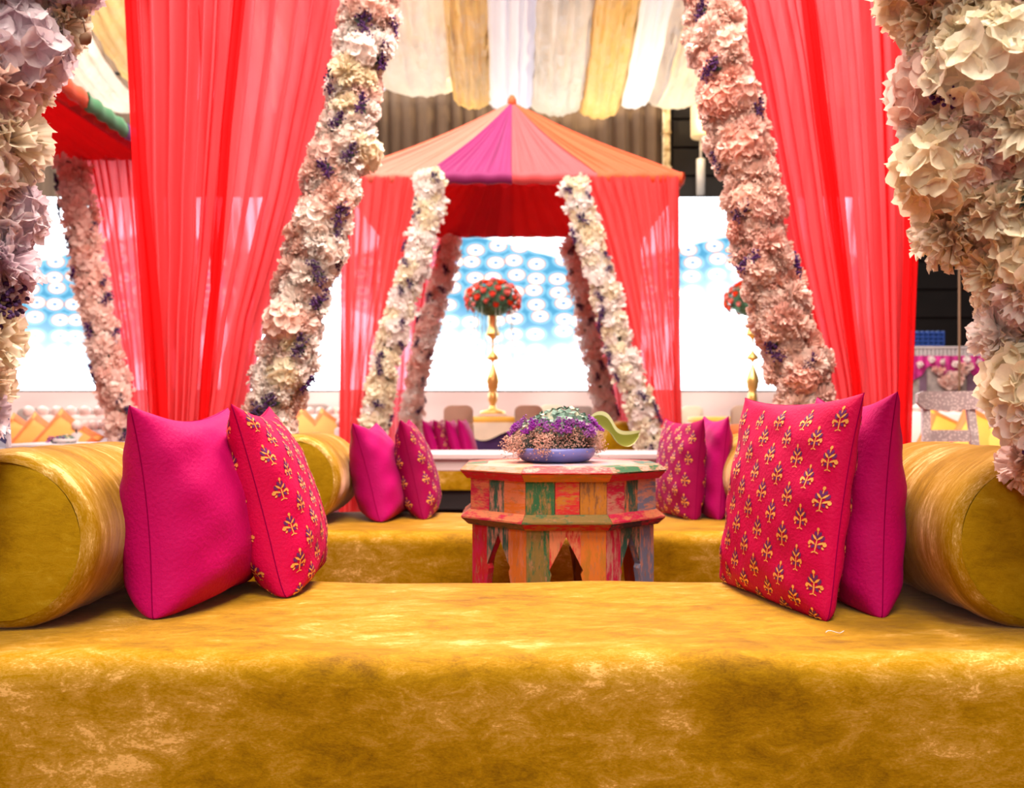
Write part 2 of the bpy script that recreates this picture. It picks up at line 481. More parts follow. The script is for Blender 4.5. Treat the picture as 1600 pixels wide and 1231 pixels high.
# stage with the led screen
SD = 14.0
st = empty('stage', (-2, 14.3, 0), 'low stage with blush cloth front below the bright screen', 'stage')
MB().box(-10.2 + 2, 6.2 + 2, -0.24, 0.9, 0, 1.22).build('platform', PANELWALL, st, smooth=False)
A = np.zeros((14, 160, 3))
rng = np.random.RandomState(5)
us = np.linspace(0, 1, 160)
for i, t in enumerate(np.linspace(0, 1, 14)):
    A[i, :, 0] = -8.2 + 16.4 * us
    A[i, :, 1] = -0.29 + 0.015 * np.sin(us * 90 + t * 3) - 0.03 * t + 0.012 * np.sin(t * 17 + us * 25) * np.sin(us * 9)
    A[i, :, 2] = 1.25 - 1.24 * t
MB().grid(A).build('cloth_front', SKIRT, st)

# screen picture: peacock feather eyes in pale blue fading into white
m, nt, p = new_mat('screen_picture')
nt.nodes.remove(p)
out = nt.nodes['Material Output']
tc = N(nt, 'ShaderNodeTexCoord')
sep = N(nt, 'ShaderNodeSeparateXYZ'); nt.links.new(tc.outputs['Object'], sep.inputs[0])
cmb = N(nt, 'ShaderNodeCombineXYZ'); nt.links.new(sep.outputs[0], cmb.inputs[0]); nt.links.new(sep.outputs[2], cmb.inputs[1])
mp = N(nt, 'ShaderNodeMapping'); mp.inputs['Scale'].default_value = (2.9, 4.4, 1); nt.links.new(cmb.outputs[0], mp.inputs[0])
vo = N(nt, 'ShaderNodeTexVoronoi'); vo.voronoi_dimensions = '2D'; vo.inputs['Scale'].default_value = 1.0; vo.inputs['Randomness'].default_value = 0.45
nt.links.new(mp.outputs[0], vo.inputs['Vector'])
cr = N(nt, 'ShaderNodeValToRGB')
cr.color_ramp.elements[0].position = 0.0; cr.color_ramp.elements[0].color = (0.12, 0.16, 0.45, 1)
cr.color_ramp.elements[1].position = 1.0; cr.color_ramp.elements[1].color = (0.05, 0.25, 0.42, 1)
for pos, col in ((0.06, (0.10, 0.18, 0.48)), (0.11, (0.45, 0.6, 0.95)), (0.18, (1.1, 1.1, 1.1)), (0.30, (1.1, 1.1, 1.1)), (0.36, (1.0, 0.50, 0.28)), (0.41, (0.20, 0.18, 0.30)), (0.46, (0.22, 0.48, 0.62)), (0.60, (0.07, 0.25, 0.40))):
    x = cr.color_ramp.elements.new(pos); x.color = c4(col)
nt.links.new(vo.outputs['Distance'], cr.inputs['Fac'])
# mask: a wavy band
def math_node(op, a, b=None, c=None):
    n = N(nt, 'ShaderNodeMath', operation=op)
    for k, v in enumerate((a, b, c)):
        if v is None:
            continue
        if isinstance(v, (int, float)):
            n.inputs[k].default_value = v
        else:
            nt.links.new(v, n.inputs[k])
    return n.outputs[0]
sx, sz = sep.outputs[0], sep.outputs[2]
wave = math_node('MULTIPLY', math_node('SINE', math_node('MULTIPLY', sx, 1.35)), 0.22)
top = math_node('ADD', wave, 0.78)         # local z of the upper border (screen centre = 0)
up = N(nt, 'ShaderNodeMapRange'); up.inputs['From Min'].default_value = 0.0; up.inputs['From Max'].default_value = 0.10
nt.links.new(math_node('SUBTRACT', top, sz), up.inputs['Value'])
low = math_node('SUBTRACT', math_node('MULTIPLY', math_node('SINE', math_node('MULTIPLY_ADD', sx, 0.9, 2.6)), 0.55), 0.7)
dn = N(nt, 'ShaderNodeMapRange'); dn.inputs['From Min'].default_value = 0.0; dn.inputs['From Max'].default_value = 0.9
nt.links.new(math_node('SUBTRACT', sz, low), dn.inputs['Value'])
mask = math_node('MULTIPLY', up.outputs[0], math_node('POWER', dn.outputs[0], 0.16))
mx = N(nt, 'ShaderNodeMix', data_type='RGBA'); mx.inputs[6].default_value = (2.6, 2.75, 2.95, 1)
nt.links.new(mask, mx.inputs[0]); nt.links.new(cr.outputs['Color'], mx.inputs[7])
em = N(nt, 'ShaderNodeEmission'); nt.links.new(mx.outputs[2], em.inputs[0]); em.inputs[1].default_value = 1.35
nt.links.new(em.outputs[0], out.inputs['Surface'])
SCREEN = m
sx0, sx1, sz0, sz1 = -9.6, X(1345, SD), Z(609, SD), Z(306, SD)
sc0 = ((sx0 + sx1) / 2, SD + 0.1, (sz0 + sz1) / 2)
scr = empty('led_screen', (sc0[0], sc0[1], sz0), 'huge glowing white screen showing pale blue peacock feather eyes', 'screen')
hw, hh = (sx1 - sx0) / 2, (sz1 - sz0) / 2
MB().box(-hw, hw, 0.0, 0.18, 0, 2 * hh).build('cabinet', PANELWALL, scr, smooth=False)
fr = MB()
fr.add([(-hw, -0.004, -hh), (hw, -0.004, -hh), (hw, -0.004, hh), (-hw, -0.004, hh)], [(0, 1, 2, 3)])
d = fr.build('display', SCREEN, scr, smooth=False)
d.location = (0, 0, hh)

# hanging cylinder lamp by the dark wall
lp = empty('pendant_lamp', P(1095, 215, 14.9), 'cream cylinder lamp shade with a crystal rod on the dark wall', 'lamp')
LAMPSH = plain('lamp_shade_linen', (0.85, 0.68, 0.42), 0.7, emit=(1.0, 0.66, 0.30), estr=0.55)
CRYST = plain('crystal_rod', (0.75, 0.74, 0.72), 0.2)
MB().lathe([(0.15, 0.0), (0.165, 0.02), (0.165, 0.50), (0.15, 0.52)], n=24).build('shade', LAMPSH, lp)
MB().lathe([(0.022, -0.4), (0.022, 0.0)], n=10).build('stem', CRYST, lp)
MB().lathe([(0.02, -0.98), (0.075, -0.96), (0.075, -0.36), (0.02, -0.34)], n=12).build('crystal_rod', CRYST, lp)
MB().lathe([(0.008, 0.5), (0.008, 6.75 - 4.4)], n=6).build('cord', PANELWALL, lp)
pl = bpy.data.lights.new('pendant_bulb', 'POINT'); pl.energy = 12; pl.color = (1, 0.7, 0.35); pl.shadow_soft_size = 0.1
plo = bpy.data.objects.new('pendant_bulb', pl); COL.objects.link(plo); plo.parent = lp; plo.location = (0, -0.35, 0.2)

# ------------------------------------------------------------------ ceiling swags
SW = {
 'cream': plain('swag_cream', (0.84, 0.76, 0.62), 0.35, var=0.12, scale=2, bump=1.0, bscale=5, trans=0.3),
 'gold': plain('swag_gold', (0.68, 0.47, 0.19), 0.35, var=0.12, scale=2, bump=1.0, bscale=5, trans=0.3),
 'white': plain('swag_white', (0.70, 0.75, 0.93), 0.5, var=0.03, scale=2, bump=0.25, bscale=5, trans=0.35),
 'silver': plain('swag_silver', (0.60, 0.58, 0.55), 0.28, var=0.15, scale=2, bump=1.0, bscale=5, trans=0.25),
}
swb = [80, 150, 215, 290, 350, 420, 480, 540, 600, 712, 766, 832, 910, 968, 1018, 1096, 1150, 1230, 1300, 1380]
swc = ['white', 'cream', 'gold', 'white', 'silver', 'cream', 'gold', 'white', 'cream', 'gold', 'white', 'silver', 'gold', 'white', 'cream', 'gold', 'white', 'cream', 'gold']
swl = {0: 'white ceiling swag at the far left above the red lined tent', 1: 'cream ceiling swag above the red lined tent', 2: 'gold ceiling swag at the left edge of the left drape',
       8: 'wide crumpled cream ceiling swag beside the left garland', 9: 'narrow gold ceiling swag left of the white one above the tent peak',
       10: 'white pleated ceiling swag straight above the tent peak', 11: 'shiny silver ceiling swag with blue hem right of the tent peak',
       12: 'gold ceiling swag lit by a warm lamp', 13: 'white ceiling swag between the lit gold one and the right garland', 14: 'cream ceiling swag touching the right garland'}
for k in range(len(swc)):
    rng = np.random.RandomState(40 + k)
    x0, x1 = X(swb[k], 13.0), X(swb[k + 1], 13.0)
    n, mm = 34, 22
    A = np.zeros((n, mm, 3))
    t = np.linspace(0, 1, mm)
    low_y = 13.0 + rng.uniform(-.25, .25)
    low_z = 5.52 + rng.uniform(-.14, .12)
    for i, s in enumerate(np.linspace(0, 1, n)):
        y = 8.6 + 6.0 * s
        if y < low_y:
            q = (low_y - y) / (low_y - 8.6)
            z = low_z + 2.1 * q ** 1.7
        else:
            q = (y - low_y) / (14.6 - low_y)
            z = low_z + 0.9 * q ** 1.6
        bul = 0.13 * (1 - (2 * t - 1) ** 2)
        wr = 0.016 * np.sin(t * 26 + rng.uniform(0, .3) + s * 1.5) + 0.01 * np.sin(t * 47 + s * 3 + k) + 0.02 * rng.randn(mm) * (0.8 if swc[k] != 'white' else 0.2)
        A[i, :, 0] = x0 - 0.03 + (x1 - x0 + 0.06) * t
        A[i, :, 1] = y + wr * 1.5
        A[i, :, 2] = z - bul + wr + 0.02 * (k % 2)
    o = MB().grid(A).build('ceiling_swag', SW[swc[k]], origin=((x0 + x1) / 2, 13, low_z))
    lab = swl.get(k)
    if lab is None:
        lab = {3: 'white ceiling swag just inside the outer edge of the left drape', 4: 'silver ceiling swag seen through the left part of the left drape', 5: 'cream ceiling swag seen through the middle of the left drape',
               6: 'gold ceiling swag seen through the right half of the left drape', 7: 'white ceiling swag behind the inner edge of the left drape', 15: 'gold ceiling swag behind the right garland',
               16: 'white ceiling swag behind the inner edge of the right drape', 17: 'cream ceiling swag seen through the middle of the right drape', 18: 'gold ceiling swag seen through the outer part of the right drape'}[k]
    tag(o, lab, 'ceiling drape', 'fabric swags hung in strips under the ceiling')
# a rail carrying the far ends of the swags
rl = MB().tube([(-7.2, 14.6, 6.45), (6.0, 14.6, 6.45)], 0.03)
rl.tube([(-7.2, 8.6, 7.62), (6.0, 8.6, 7.62)], 0.03)
for xx in (-7.0, -0.3, 5.8):
    rl.tube([(xx, 14.6, 6.45), (xx, 14.6, 8.6)], 0.02); rl.tube([(xx, 8.6, 7.62), (xx, 8.6, 8.6)], 0.02)
tag(rl.build('swag_rail', PANELWALL, origin=(-0.6, 11, 8.6)), 'dark ceiling rail carrying the fabric swags', 'rail')
# warm lamps above / among the swags
BULB = plain('warm_bulb', (1, .8, .5), 0.4, emit=(1.0, 0.72, 0.22), estr=3.0)
for (px, py, d, e, r, lab) in ((955, 40, 13.0, 260, 0.07, 'warm bulb glowing behind the gold swag'), (727, 147, 13.4, 8, 0.06, 'yellow bulb at the lower tip of the narrow gold swag')):
    c = P(px, py, d) + Vector((0, 0, 0.45 if e > 100 else 0))
    bo = MB().lathe([(0.02, -r), (r * .8, -r * .6), (r, 0), (r * .8, r * .6), (r * .4, r * 1.2), (r * .4, r * 1.8)], n=14).build('bulb', BULB, origin=None)
    bo.location = c
    tag(bo, lab, 'bulb')
    ld = bpy.data.lights.new('bulb_glow', 'POINT'); ld.energy = e; ld.color = (1, 0.72, 0.35); ld.shadow_soft_size = 0.12
    lo = bpy.data.objects.new('bulb_glow', ld); COL.objects.link(lo); lo.parent = bo; lo.location = (0, -0.12, -0.1)

# ------------------------------------------------------------------ flowers (shared meshes)
def carnation_mesh(seed, mat, n=96, ns=5, nw=8):
    rng = random.Random(seed)
    mb = MB()
    for i in range(n):
        th = math.acos(max(-1, 1 - 1.35 * (i + .6) / n))
        ph = i * 2.39996 + rng.uniform(-.25, .25)
        dr = Vector((math.sin(th) * math.cos(ph), math.sin(th) * math.sin(ph), math.cos(th)))
        a = Vector((-math.sin(ph), math.cos(ph), 0))
        rot = Quaternion(dr, rng.uniform(0, 6.28)) if th < .6 else Quaternion(dr, rng.uniform(-.5, .5))
        a = rot @ a
        nn = dr.cross(a)
        L = rng.uniform(.80, 1.06); W = rng.uniform(.20, .31)
        f1 = rng.uniform(5, 8); p1 = rng.uniform(0, 6.28); bend = rng.uniform(-.1, .35)
        A = np.zeros((ns, nw, 3))
        for k in range(ns):
            s = k / (ns - 1)
            for j in range(nw):
                t = -1 + 2 * j / (nw - 1)
                rad = .18 + (L - .18) * s * (1 - .10 * t * t) + (rng.uniform(-.06, .06) if k == ns - 1 else 0)
                q = dr * rad + a * (t * W * (.25 + .75 * s)) + nn * (.10 * s * s * math.sin(f1 * t + p1) - bend * s * s)
                A[k, j] = q
        mb.grid(A)
    # calyx core
    mb.ball((0, 0, -.05), .42, 8, 5)
    return make_mesh('carnation', mb.v, mb.f, mat)

def hydrangea_mesh(seed, mat, n=30):
    rng = random.Random(seed)
    mb = MB()
    for i in range(n):
        th = math.acos(max(-1, 1 - 1.3 * (i + .5) / n))
        ph = i * 2.39996
        dr = Vector((math.sin(th) * math.cos(ph), math.sin(th) * math.sin(ph), math.cos(th)))
        u = dr.orthogonal().normalized(); u = Quaternion(dr, rng.uniform(0, 6.28)) @ u
        c = dr * rng.uniform(.72, .92)
        for q in range(4):
            du = Quaternion(dr, q * math.pi / 2 + rng.uniform(-.2, .2)) @ u
            dv = dr.cross(du)
            L = rng.uniform(.34, .46); cup = rng.uniform(.0, .22)
            A = np.zeros((6, 6, 3))
            ph_ = rng.uniform(0, 6.28)
            for k in range(6):
                s = k / 5
                wd = .27 * math.sqrt(max(.02, 1 - ((s - .58) / .60) ** 2))
                for j in range(6):
                    t = -1 + 2 * j / 5
                    A[k, j] = c + du * (L * (s - .06 * t * t * s)) + dv * (wd * t) + dr * (cup * s * s + .06 * t * t + .03 * s * math.sin(5 * t + ph_))
            mb.grid(A)
    mb.ball((0, 0, -.05), .6, 8, 5)
    return make_mesh('hydrangea', mb.v, mb.f, mat)

def statice_mesh(seed, mats, n=20, green=True):
    rng = random.Random(seed)
    mb = MB()
    for i in range(n * 4):
        s = i / (n * 4)
        c = Vector((rng.gauss(0, .22), (s - .5) * 1.7 + rng.gauss(0, .1), .05 + rng.random() * .34))
        mb.ball(c, rng.uniform(.055, .10), 5, 3, 0, rng.uniform(.7, 1.4))
    if green:
        for k in range(3):
            a = rng.uniform(0, 6.28); L = rng.uniform(.6, 1.0)
            dx, dy = math.cos(a), math.sin(a)
            mb.add([(0, 0, 0), (dx * L * .5 - dy * .2, dy * L * .5 + dx * .2, .12), (dx * L, dy * L, .05), (dx * L * .5 + dy * .2, dy * L * .5 - dx * .2, .12)], [(0, 1, 2, 3)], 1)
    return make_mesh('statice_sprig', mb.v, mb.f, mats, mb.i)

FL = {}
for key, mat in (('cream', CREAM_P), ('blush', BLUSH_P), ('pink', PINK_P), ('lilac', LILAC_P), ('white', WHITE_P)):
    FL['carn_' + key] = [carnation_mesh(sd, mat) for sd in (1, 2, 3)]
    FL['hyd_' + key] = [hydrangea_mesh(sd, mat) for sd in (4, 5)]
    FL['small_' + key] = [carnation_mesh(sd, mat, 26, 3, 4) for sd in (6, 7, 8)]
ST = [statice_mesh(s, [PURPLE_F, DARK_L]) for s in (1, 2, 3)]
ST2 = [statice_mesh(s, [PURPLE_F2, DARK_L]) for s in (4, 5)]

def garland(pts, label, group, pal, r_core=0.055, r_fl=0.068, step=0.072, around=5, n_st=14, seed=0, big=True, facing=None, hyd=0.25, buds=0, wob=0.012):
    """pts: world points from top to bottom. pal: list of (key, weight)"""
    rng = random.Random(seed)
    pts = [Vector(p) for p in pts]
    seg = [(pts[i + 1] - pts[i]).length for i in range(len(pts) - 1)]
    tot = sum(seg)
    def at(s):
        for i, L in enumerate(seg):
            if s <= L or i == len(seg) - 1:
                return pts[i].lerp(pts[i + 1], s / L), (pts[i + 1] - pts[i]).normalized()
            s -= L
    root = empty('flower_garland', pts[-1], label, 'garland', group)
    org = pts[-1]
    core = MB().tube([at(tot * k / 24)[0] - org for k in range(25)], r_core * .8, 8)
    core.build('core', DARK_L, root)
    keys = [k for k, wgt in pal for _ in range(wgt)]
    n_rows = int(tot / step)
    for i in range(n_rows):
        for j in range(around):
            s = (i + .5 + rng.uniform(-.3, .3)) * step
            c, t = at(min(s, tot))
            a = 2 * math.pi * (j + .5 * (i % 2)) / around + rng.uniform(-.3, .3)
            side = Vector((1, 0, 0)); side = (side - t * side.dot(t)).normalized()
            fwd = t.cross(side).normalized()
            if fwd.y > 0: fwd = -fwd
            dr = side * math.cos(a) + fwd * math.sin(a)
            if math.sin(a) < -0.62:
                continue
            key = rng.choice(keys)
            rr = r_fl * rng.uniform(.82, 1.2)
            if big:
                kind = 'hyd_' if rng.random() < hyd else 'carn_'
                rr *= 1.1 if kind == 'hyd_' else 1.0
            else:
                kind = 'small_'
            me = rng.choice(FL[kind + key])
            dr2 = (dr + Vector((rng.uniform(-.35, .35), rng.uniform(-.35, .35), rng.uniform(-.35, .35)))).normalized()
            q = dr2.to_track_quat('Z', 'Y') @ Quaternion((0, 0, 1), rng.uniform(0, 6.28))
            link(me.name.split('.')[0], me, root, c + dr * (r_core + rng.uniform(-wob, wob * 2.2)) - org, q, rr)
    for i in range(n_st):
        s = tot * (i + rng.uniform(.1, .9)) / n_st
        c, t = at(s)
        a = rng.uniform(.1, math.pi - .1)
        side = Vector((1, 0, 0)); side = (side - t * side.dot(t)).normalized()
        fwd = t.cross(side).normalized()
        if fwd.y > 0: fwd = -fwd
        dr = side * math.cos(a) + fwd * math.sin(a)
        q = dr.to_track_quat('Z', 'Y') @ Quaternion((0, 0, 1), rng.uniform(-1.1, 1.1))
        link('statice_sprig', rng.choice(ST), root, c + dr * (r_core + r_fl * .72) - org, q, r_fl * rng.uniform(.65, 1.0))
    return root

# ------------------------------------------------------------------ drapes
def drape(name, L, R, ztop, zbot, y, mat, n, amp, seed, label, group, k_over=1.5, rows=44, per=14, sweep=0.0):
    """L, R: lists of (z, x) for the two edges; pleats overturn so the cloth lies in several layers"""
    rng = np.random.RandomState(seed)
    wd = rng.uniform(0.35, 1.65, n); cs = np.concatenate([[0], np.cumsum(wd)]); cs /= cs[-1]
    m = n * per
    u = np.linspace(0, 1, m)
    ph = np.interp(u, cs, np.arange(n + 1))
    loc = np.interp(ph, np.arange(n) + .5, wd / wd.sum())
    kk = np.interp(ph, np.arange(n + 1), rng.uniform(.3, 1.0, n + 1)) * k_over
    am = np.interp(ph, np.arange(n + 1), rng.uniform(.5, 1.3, n + 1)) * amp
    Ls = sorted(L); Rs = sorted(R)
    A = np.zeros((rows, m, 3))
    p2 = rng.uniform(0, 6.28)
    for i, t in enumerate(np.linspace(0, 1, rows)):
        z = ztop + (zbot - ztop) * t
        xl = np.interp(z, [q[0] for q in Ls], [q[1] for q in Ls])
        xr = np.interp(z, [q[0] for q in Rs], [q[1] for q in Rs])
        sh = 0.10 * np.sin(t * 2.3 + p2 + u * 5) * t
        ang = 2 * math.pi * (ph + sh)
        uu = u + kk * loc * np.sin(ang) / 2.2 * np.minimum(1, np.minimum(u, 1 - u) * n)
        A[i, :, 0] = xl + (xr - xl) * uu
        A[i, :, 1] = y + am * np.cos(ang) + 0.3 * am * np.sin(ang * 2 + 1.1 + t)
        A[i, :, 2] = z + 0.0 * u
    o = MB().grid(A).build(name, mat, origin=((xl + xr) / 2, y, zbot))
    tag(o, label, 'drape', group)
    return o

def edge(d, pts):
    return [(Z(py, d), X(px, d)) for px, py in pts]

GD = 4.15
ZT = 2.95
def layer(main, L, R, dy, mat, n, seed, k=1.4):
    o = drape('drape_layer', edge(GD, L), edge(GD, R), ZT, 0.02, GD + dy, mat, n, 0.028 if dy > 0 else 0.012, seed, '', None, k)
    for key in ('label', 'category'):
        del o[key]
    o.location = Vector(o.location) - Vector(main.location)
    o.parent = main
    return o
ml = drape('sheer_drape', edge(GD, [(196, -60), (200, 0), (206, 100), (214, 300), (224, 400), (238, 650), (250, 960)]),
      edge(GD, [(548, -60), (536, 0), (516, 100), (470, 300), (440, 400), (408, 500), (388, 600), (368, 690), (350, 960)]), ZT, 0.02, GD, CORAL, 13, 0.034, 11,
      'wide coral sheer drape gathered left behind the magenta pillow', 'sheer drapes of the near tent', 1.5)
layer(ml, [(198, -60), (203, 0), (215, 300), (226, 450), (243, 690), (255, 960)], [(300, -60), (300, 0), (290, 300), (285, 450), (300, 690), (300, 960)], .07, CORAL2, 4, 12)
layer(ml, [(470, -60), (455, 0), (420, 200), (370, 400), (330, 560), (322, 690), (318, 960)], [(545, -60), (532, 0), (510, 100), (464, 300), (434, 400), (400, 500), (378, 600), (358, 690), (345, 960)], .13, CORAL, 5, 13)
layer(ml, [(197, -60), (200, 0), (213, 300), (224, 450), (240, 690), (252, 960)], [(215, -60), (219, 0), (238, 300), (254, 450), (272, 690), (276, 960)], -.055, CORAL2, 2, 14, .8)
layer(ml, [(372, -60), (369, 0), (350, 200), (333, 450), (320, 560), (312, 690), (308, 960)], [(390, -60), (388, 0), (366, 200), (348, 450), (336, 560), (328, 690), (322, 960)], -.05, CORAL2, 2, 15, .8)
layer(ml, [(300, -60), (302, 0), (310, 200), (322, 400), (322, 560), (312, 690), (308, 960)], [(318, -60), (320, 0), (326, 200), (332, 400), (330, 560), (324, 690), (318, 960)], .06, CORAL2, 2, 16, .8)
mr_ = drape('sheer_drape', edge(GD, [(1146, -60), (1158, 0), (1184, 100), (1203, 200), (1222, 300), (1240, 400), (1264, 500), (1290, 600), (1306, 690), (1316, 960)]),
      edge(GD, [(1434, -60), (1432, 0), (1430, 200), (1428, 400), (1420, 600), (1416, 690), (1410, 960)]), ZT, 0.02, GD, CORAL, 12, 0.034, 21,
      'wide coral sheer drape gathered right behind the brocade pillow', 'sheer drapes of the near tent', 1.5)
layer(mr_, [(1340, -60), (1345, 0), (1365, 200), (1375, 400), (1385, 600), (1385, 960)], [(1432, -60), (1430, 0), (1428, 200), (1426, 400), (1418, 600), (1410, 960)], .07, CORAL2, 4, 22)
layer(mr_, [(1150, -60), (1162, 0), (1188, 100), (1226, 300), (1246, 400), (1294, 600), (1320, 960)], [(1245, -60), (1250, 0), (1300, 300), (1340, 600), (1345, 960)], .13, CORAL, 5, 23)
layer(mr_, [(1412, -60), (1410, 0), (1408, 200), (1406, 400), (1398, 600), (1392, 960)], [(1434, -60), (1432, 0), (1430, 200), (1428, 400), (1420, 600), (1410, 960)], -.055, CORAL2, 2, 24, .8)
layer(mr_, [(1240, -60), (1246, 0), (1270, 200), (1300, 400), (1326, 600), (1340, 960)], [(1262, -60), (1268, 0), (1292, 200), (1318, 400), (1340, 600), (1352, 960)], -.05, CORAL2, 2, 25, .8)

# frame of the near tent: rear posts hidden in the drapes and a rear beam above the picture
xl, xr = X(270, GD), X(1395, GD)
fr = empty('pavilion', ((xl + xr) / 2, GD, 0), 'near pavilion of slim white posts hidden in the wide coral drapes', 'tent')
cx = (xl + xr) / 2
for xx in (xl, xr):
    MB().lathe([(0.03, 0), (0.025, 0.02), (0.022, 2.98)], (xx - cx, 0.24, 0), 12).build('post', WHITE_L, fr)
MB().box(X(190, GD) - cx, X(1440, GD) - cx, 0.0, 0.25, 2.94, 3.0, 0, 0.01).build('beam', WHITE_L, fr, smooth=False)

for xx in (-1.62, 1.66):
    MB().lathe([(0.03, 0), (0.025, 0.02), (0.022, 2.98)], (xx - cx, 1.67 - GD, 0), 12).build('post', WHITE_L, fr)
MB().box(-1.68 - cx, 1.72 - cx, 1.64 - GD, 1.70 - GD, 2.94, 3.0, 0, 0.01).build('beam', WHITE_L, fr, smooth=False)
for xx in (-1.65, 1.69):
    MB().box(xx - .03 - cx, xx + .03 - cx, 1.70 - GD, 0.0, 2.94, 3.0, 0, 0.01).build('beam', WHITE_L, fr, smooth=False)

# garlands of the near tent
gl = 'flower garlands of the near tent'
NP = 1.67
garland([P(190, -1060, NP), P(110, -600, NP), P(50, -250, NP), P(25, -90, NP), P(15, 0, NP), P(-20, 100, NP), P(-58, 230, NP), P(-80, 330, NP), P(-92, 420, NP), P(-110, 520, NP), P(-138, 640, NP), P(-150, 800, NP)],
        'nearest garland of cream and lilac blooms cut by the left picture edge', gl, [('cream', 4), ('lilac', 3), ('blush', 1), ('white', 2)], 0.072, 0.076, 0.078, 6, 15, 101, hyd=.25)
garl_l = [o for o in COL.objects if o.name == 'flower_garland'][0]
o_ = Vector(garl_l.location)
MB().tube([P(85, 5, NP) - o_, P(112, 24, NP) - o_, P(130, 32, NP) - o_, P(134, 52, NP) - o_], .0018, 5).build('bud_stem', STEM, garl_l)
for (px, py, rr_) in ((134, 60, .011), (131, 22, .008)):
    b_ = MB().lathe([(.001, rr_ * 1.4), (rr_ * .6, rr_ * .8), (rr_, 0), (rr_ * .8, -rr_ * .7), (.001, -rr_ * 1.3)], n=10).build('bud', STEM, garl_l)
    b_.location = P(px, py, NP) - o_; b_.rotation_euler = (0, .7, 0)
garland([P(1400, -1060, NP), P(1460, -600, NP), P(1500, -250, NP), P(1515, -90, NP), P(1528, 0, NP), P(1545, 120, NP), P(1562, 260, NP), P(1580, 340, NP), P(1640, 430, NP), P(1655, 520, NP), P(1680, 600, NP), P(1705, 690, NP), P(1712, 790, NP)],
        'nearest garland of big cream and peach blooms at the right picture edge', gl, [('cream', 6), ('blush', 3), ('white', 2)], 0.075, 0.077, 0.078, 6, 20, 102, hyd=.22)
d = 4.06
garland([P(596, -70, d), P(582, 0, d), P(558, 100, d), P(545, 200, d), P(518, 300, d), P(490, 400, d), P(470, 460, d), P(456, 550, d), P(424, 630, d), P(400, 720, d), P(370, 900, d)],
        'blush white flower garland with purple sprigs along the left coral drape', gl, [('blush', 4), ('white', 7), ('cream', 1)], 0.062, 0.072, 0.076, 6, 26, 103, hyd=.12)
garland([P(1098, -70, d), P(1112, 0, d), P(1126, 100, d), P(1148, 200, d), P(1176, 300, d), P(1190, 400, d), P(1217, 490, d), P(1246, 570, d), P(1262, 640, d), P(1290, 760, d), P(1310, 900, d)],
        'peach pink flower garland along the right coral drape', gl, [('blush', 6), ('pink', 2)], 0.066, 0.074, 0.078, 6, 14, 104, hyd=.12)

# ------------------------------------------------------------------ tents in the distance
GORE = {'peach': (0.74, 0.22, 0.15), 'magenta': (0.30, 0.010, 0.125), 'coral': (0.74, 0.085, 0.09), 'orange': (0.76, 0.105, 0.025), 'green': (0.08, 0.30, 0.13), 'violet': (0.22, 0.02, 0.28), 'red': (0.85, 0.03, 0.03)}
GM = {k: plain('tent_' + k, v, 0.75, var=0.06, scale=2, sheen=0.25, trans=0.25) for k, v in GORE.items()}
LINING = plain('tent_lining_red', (0.92, 0.035, 0.045), 0.8, var=0.08, scale=2, trans=0.5)

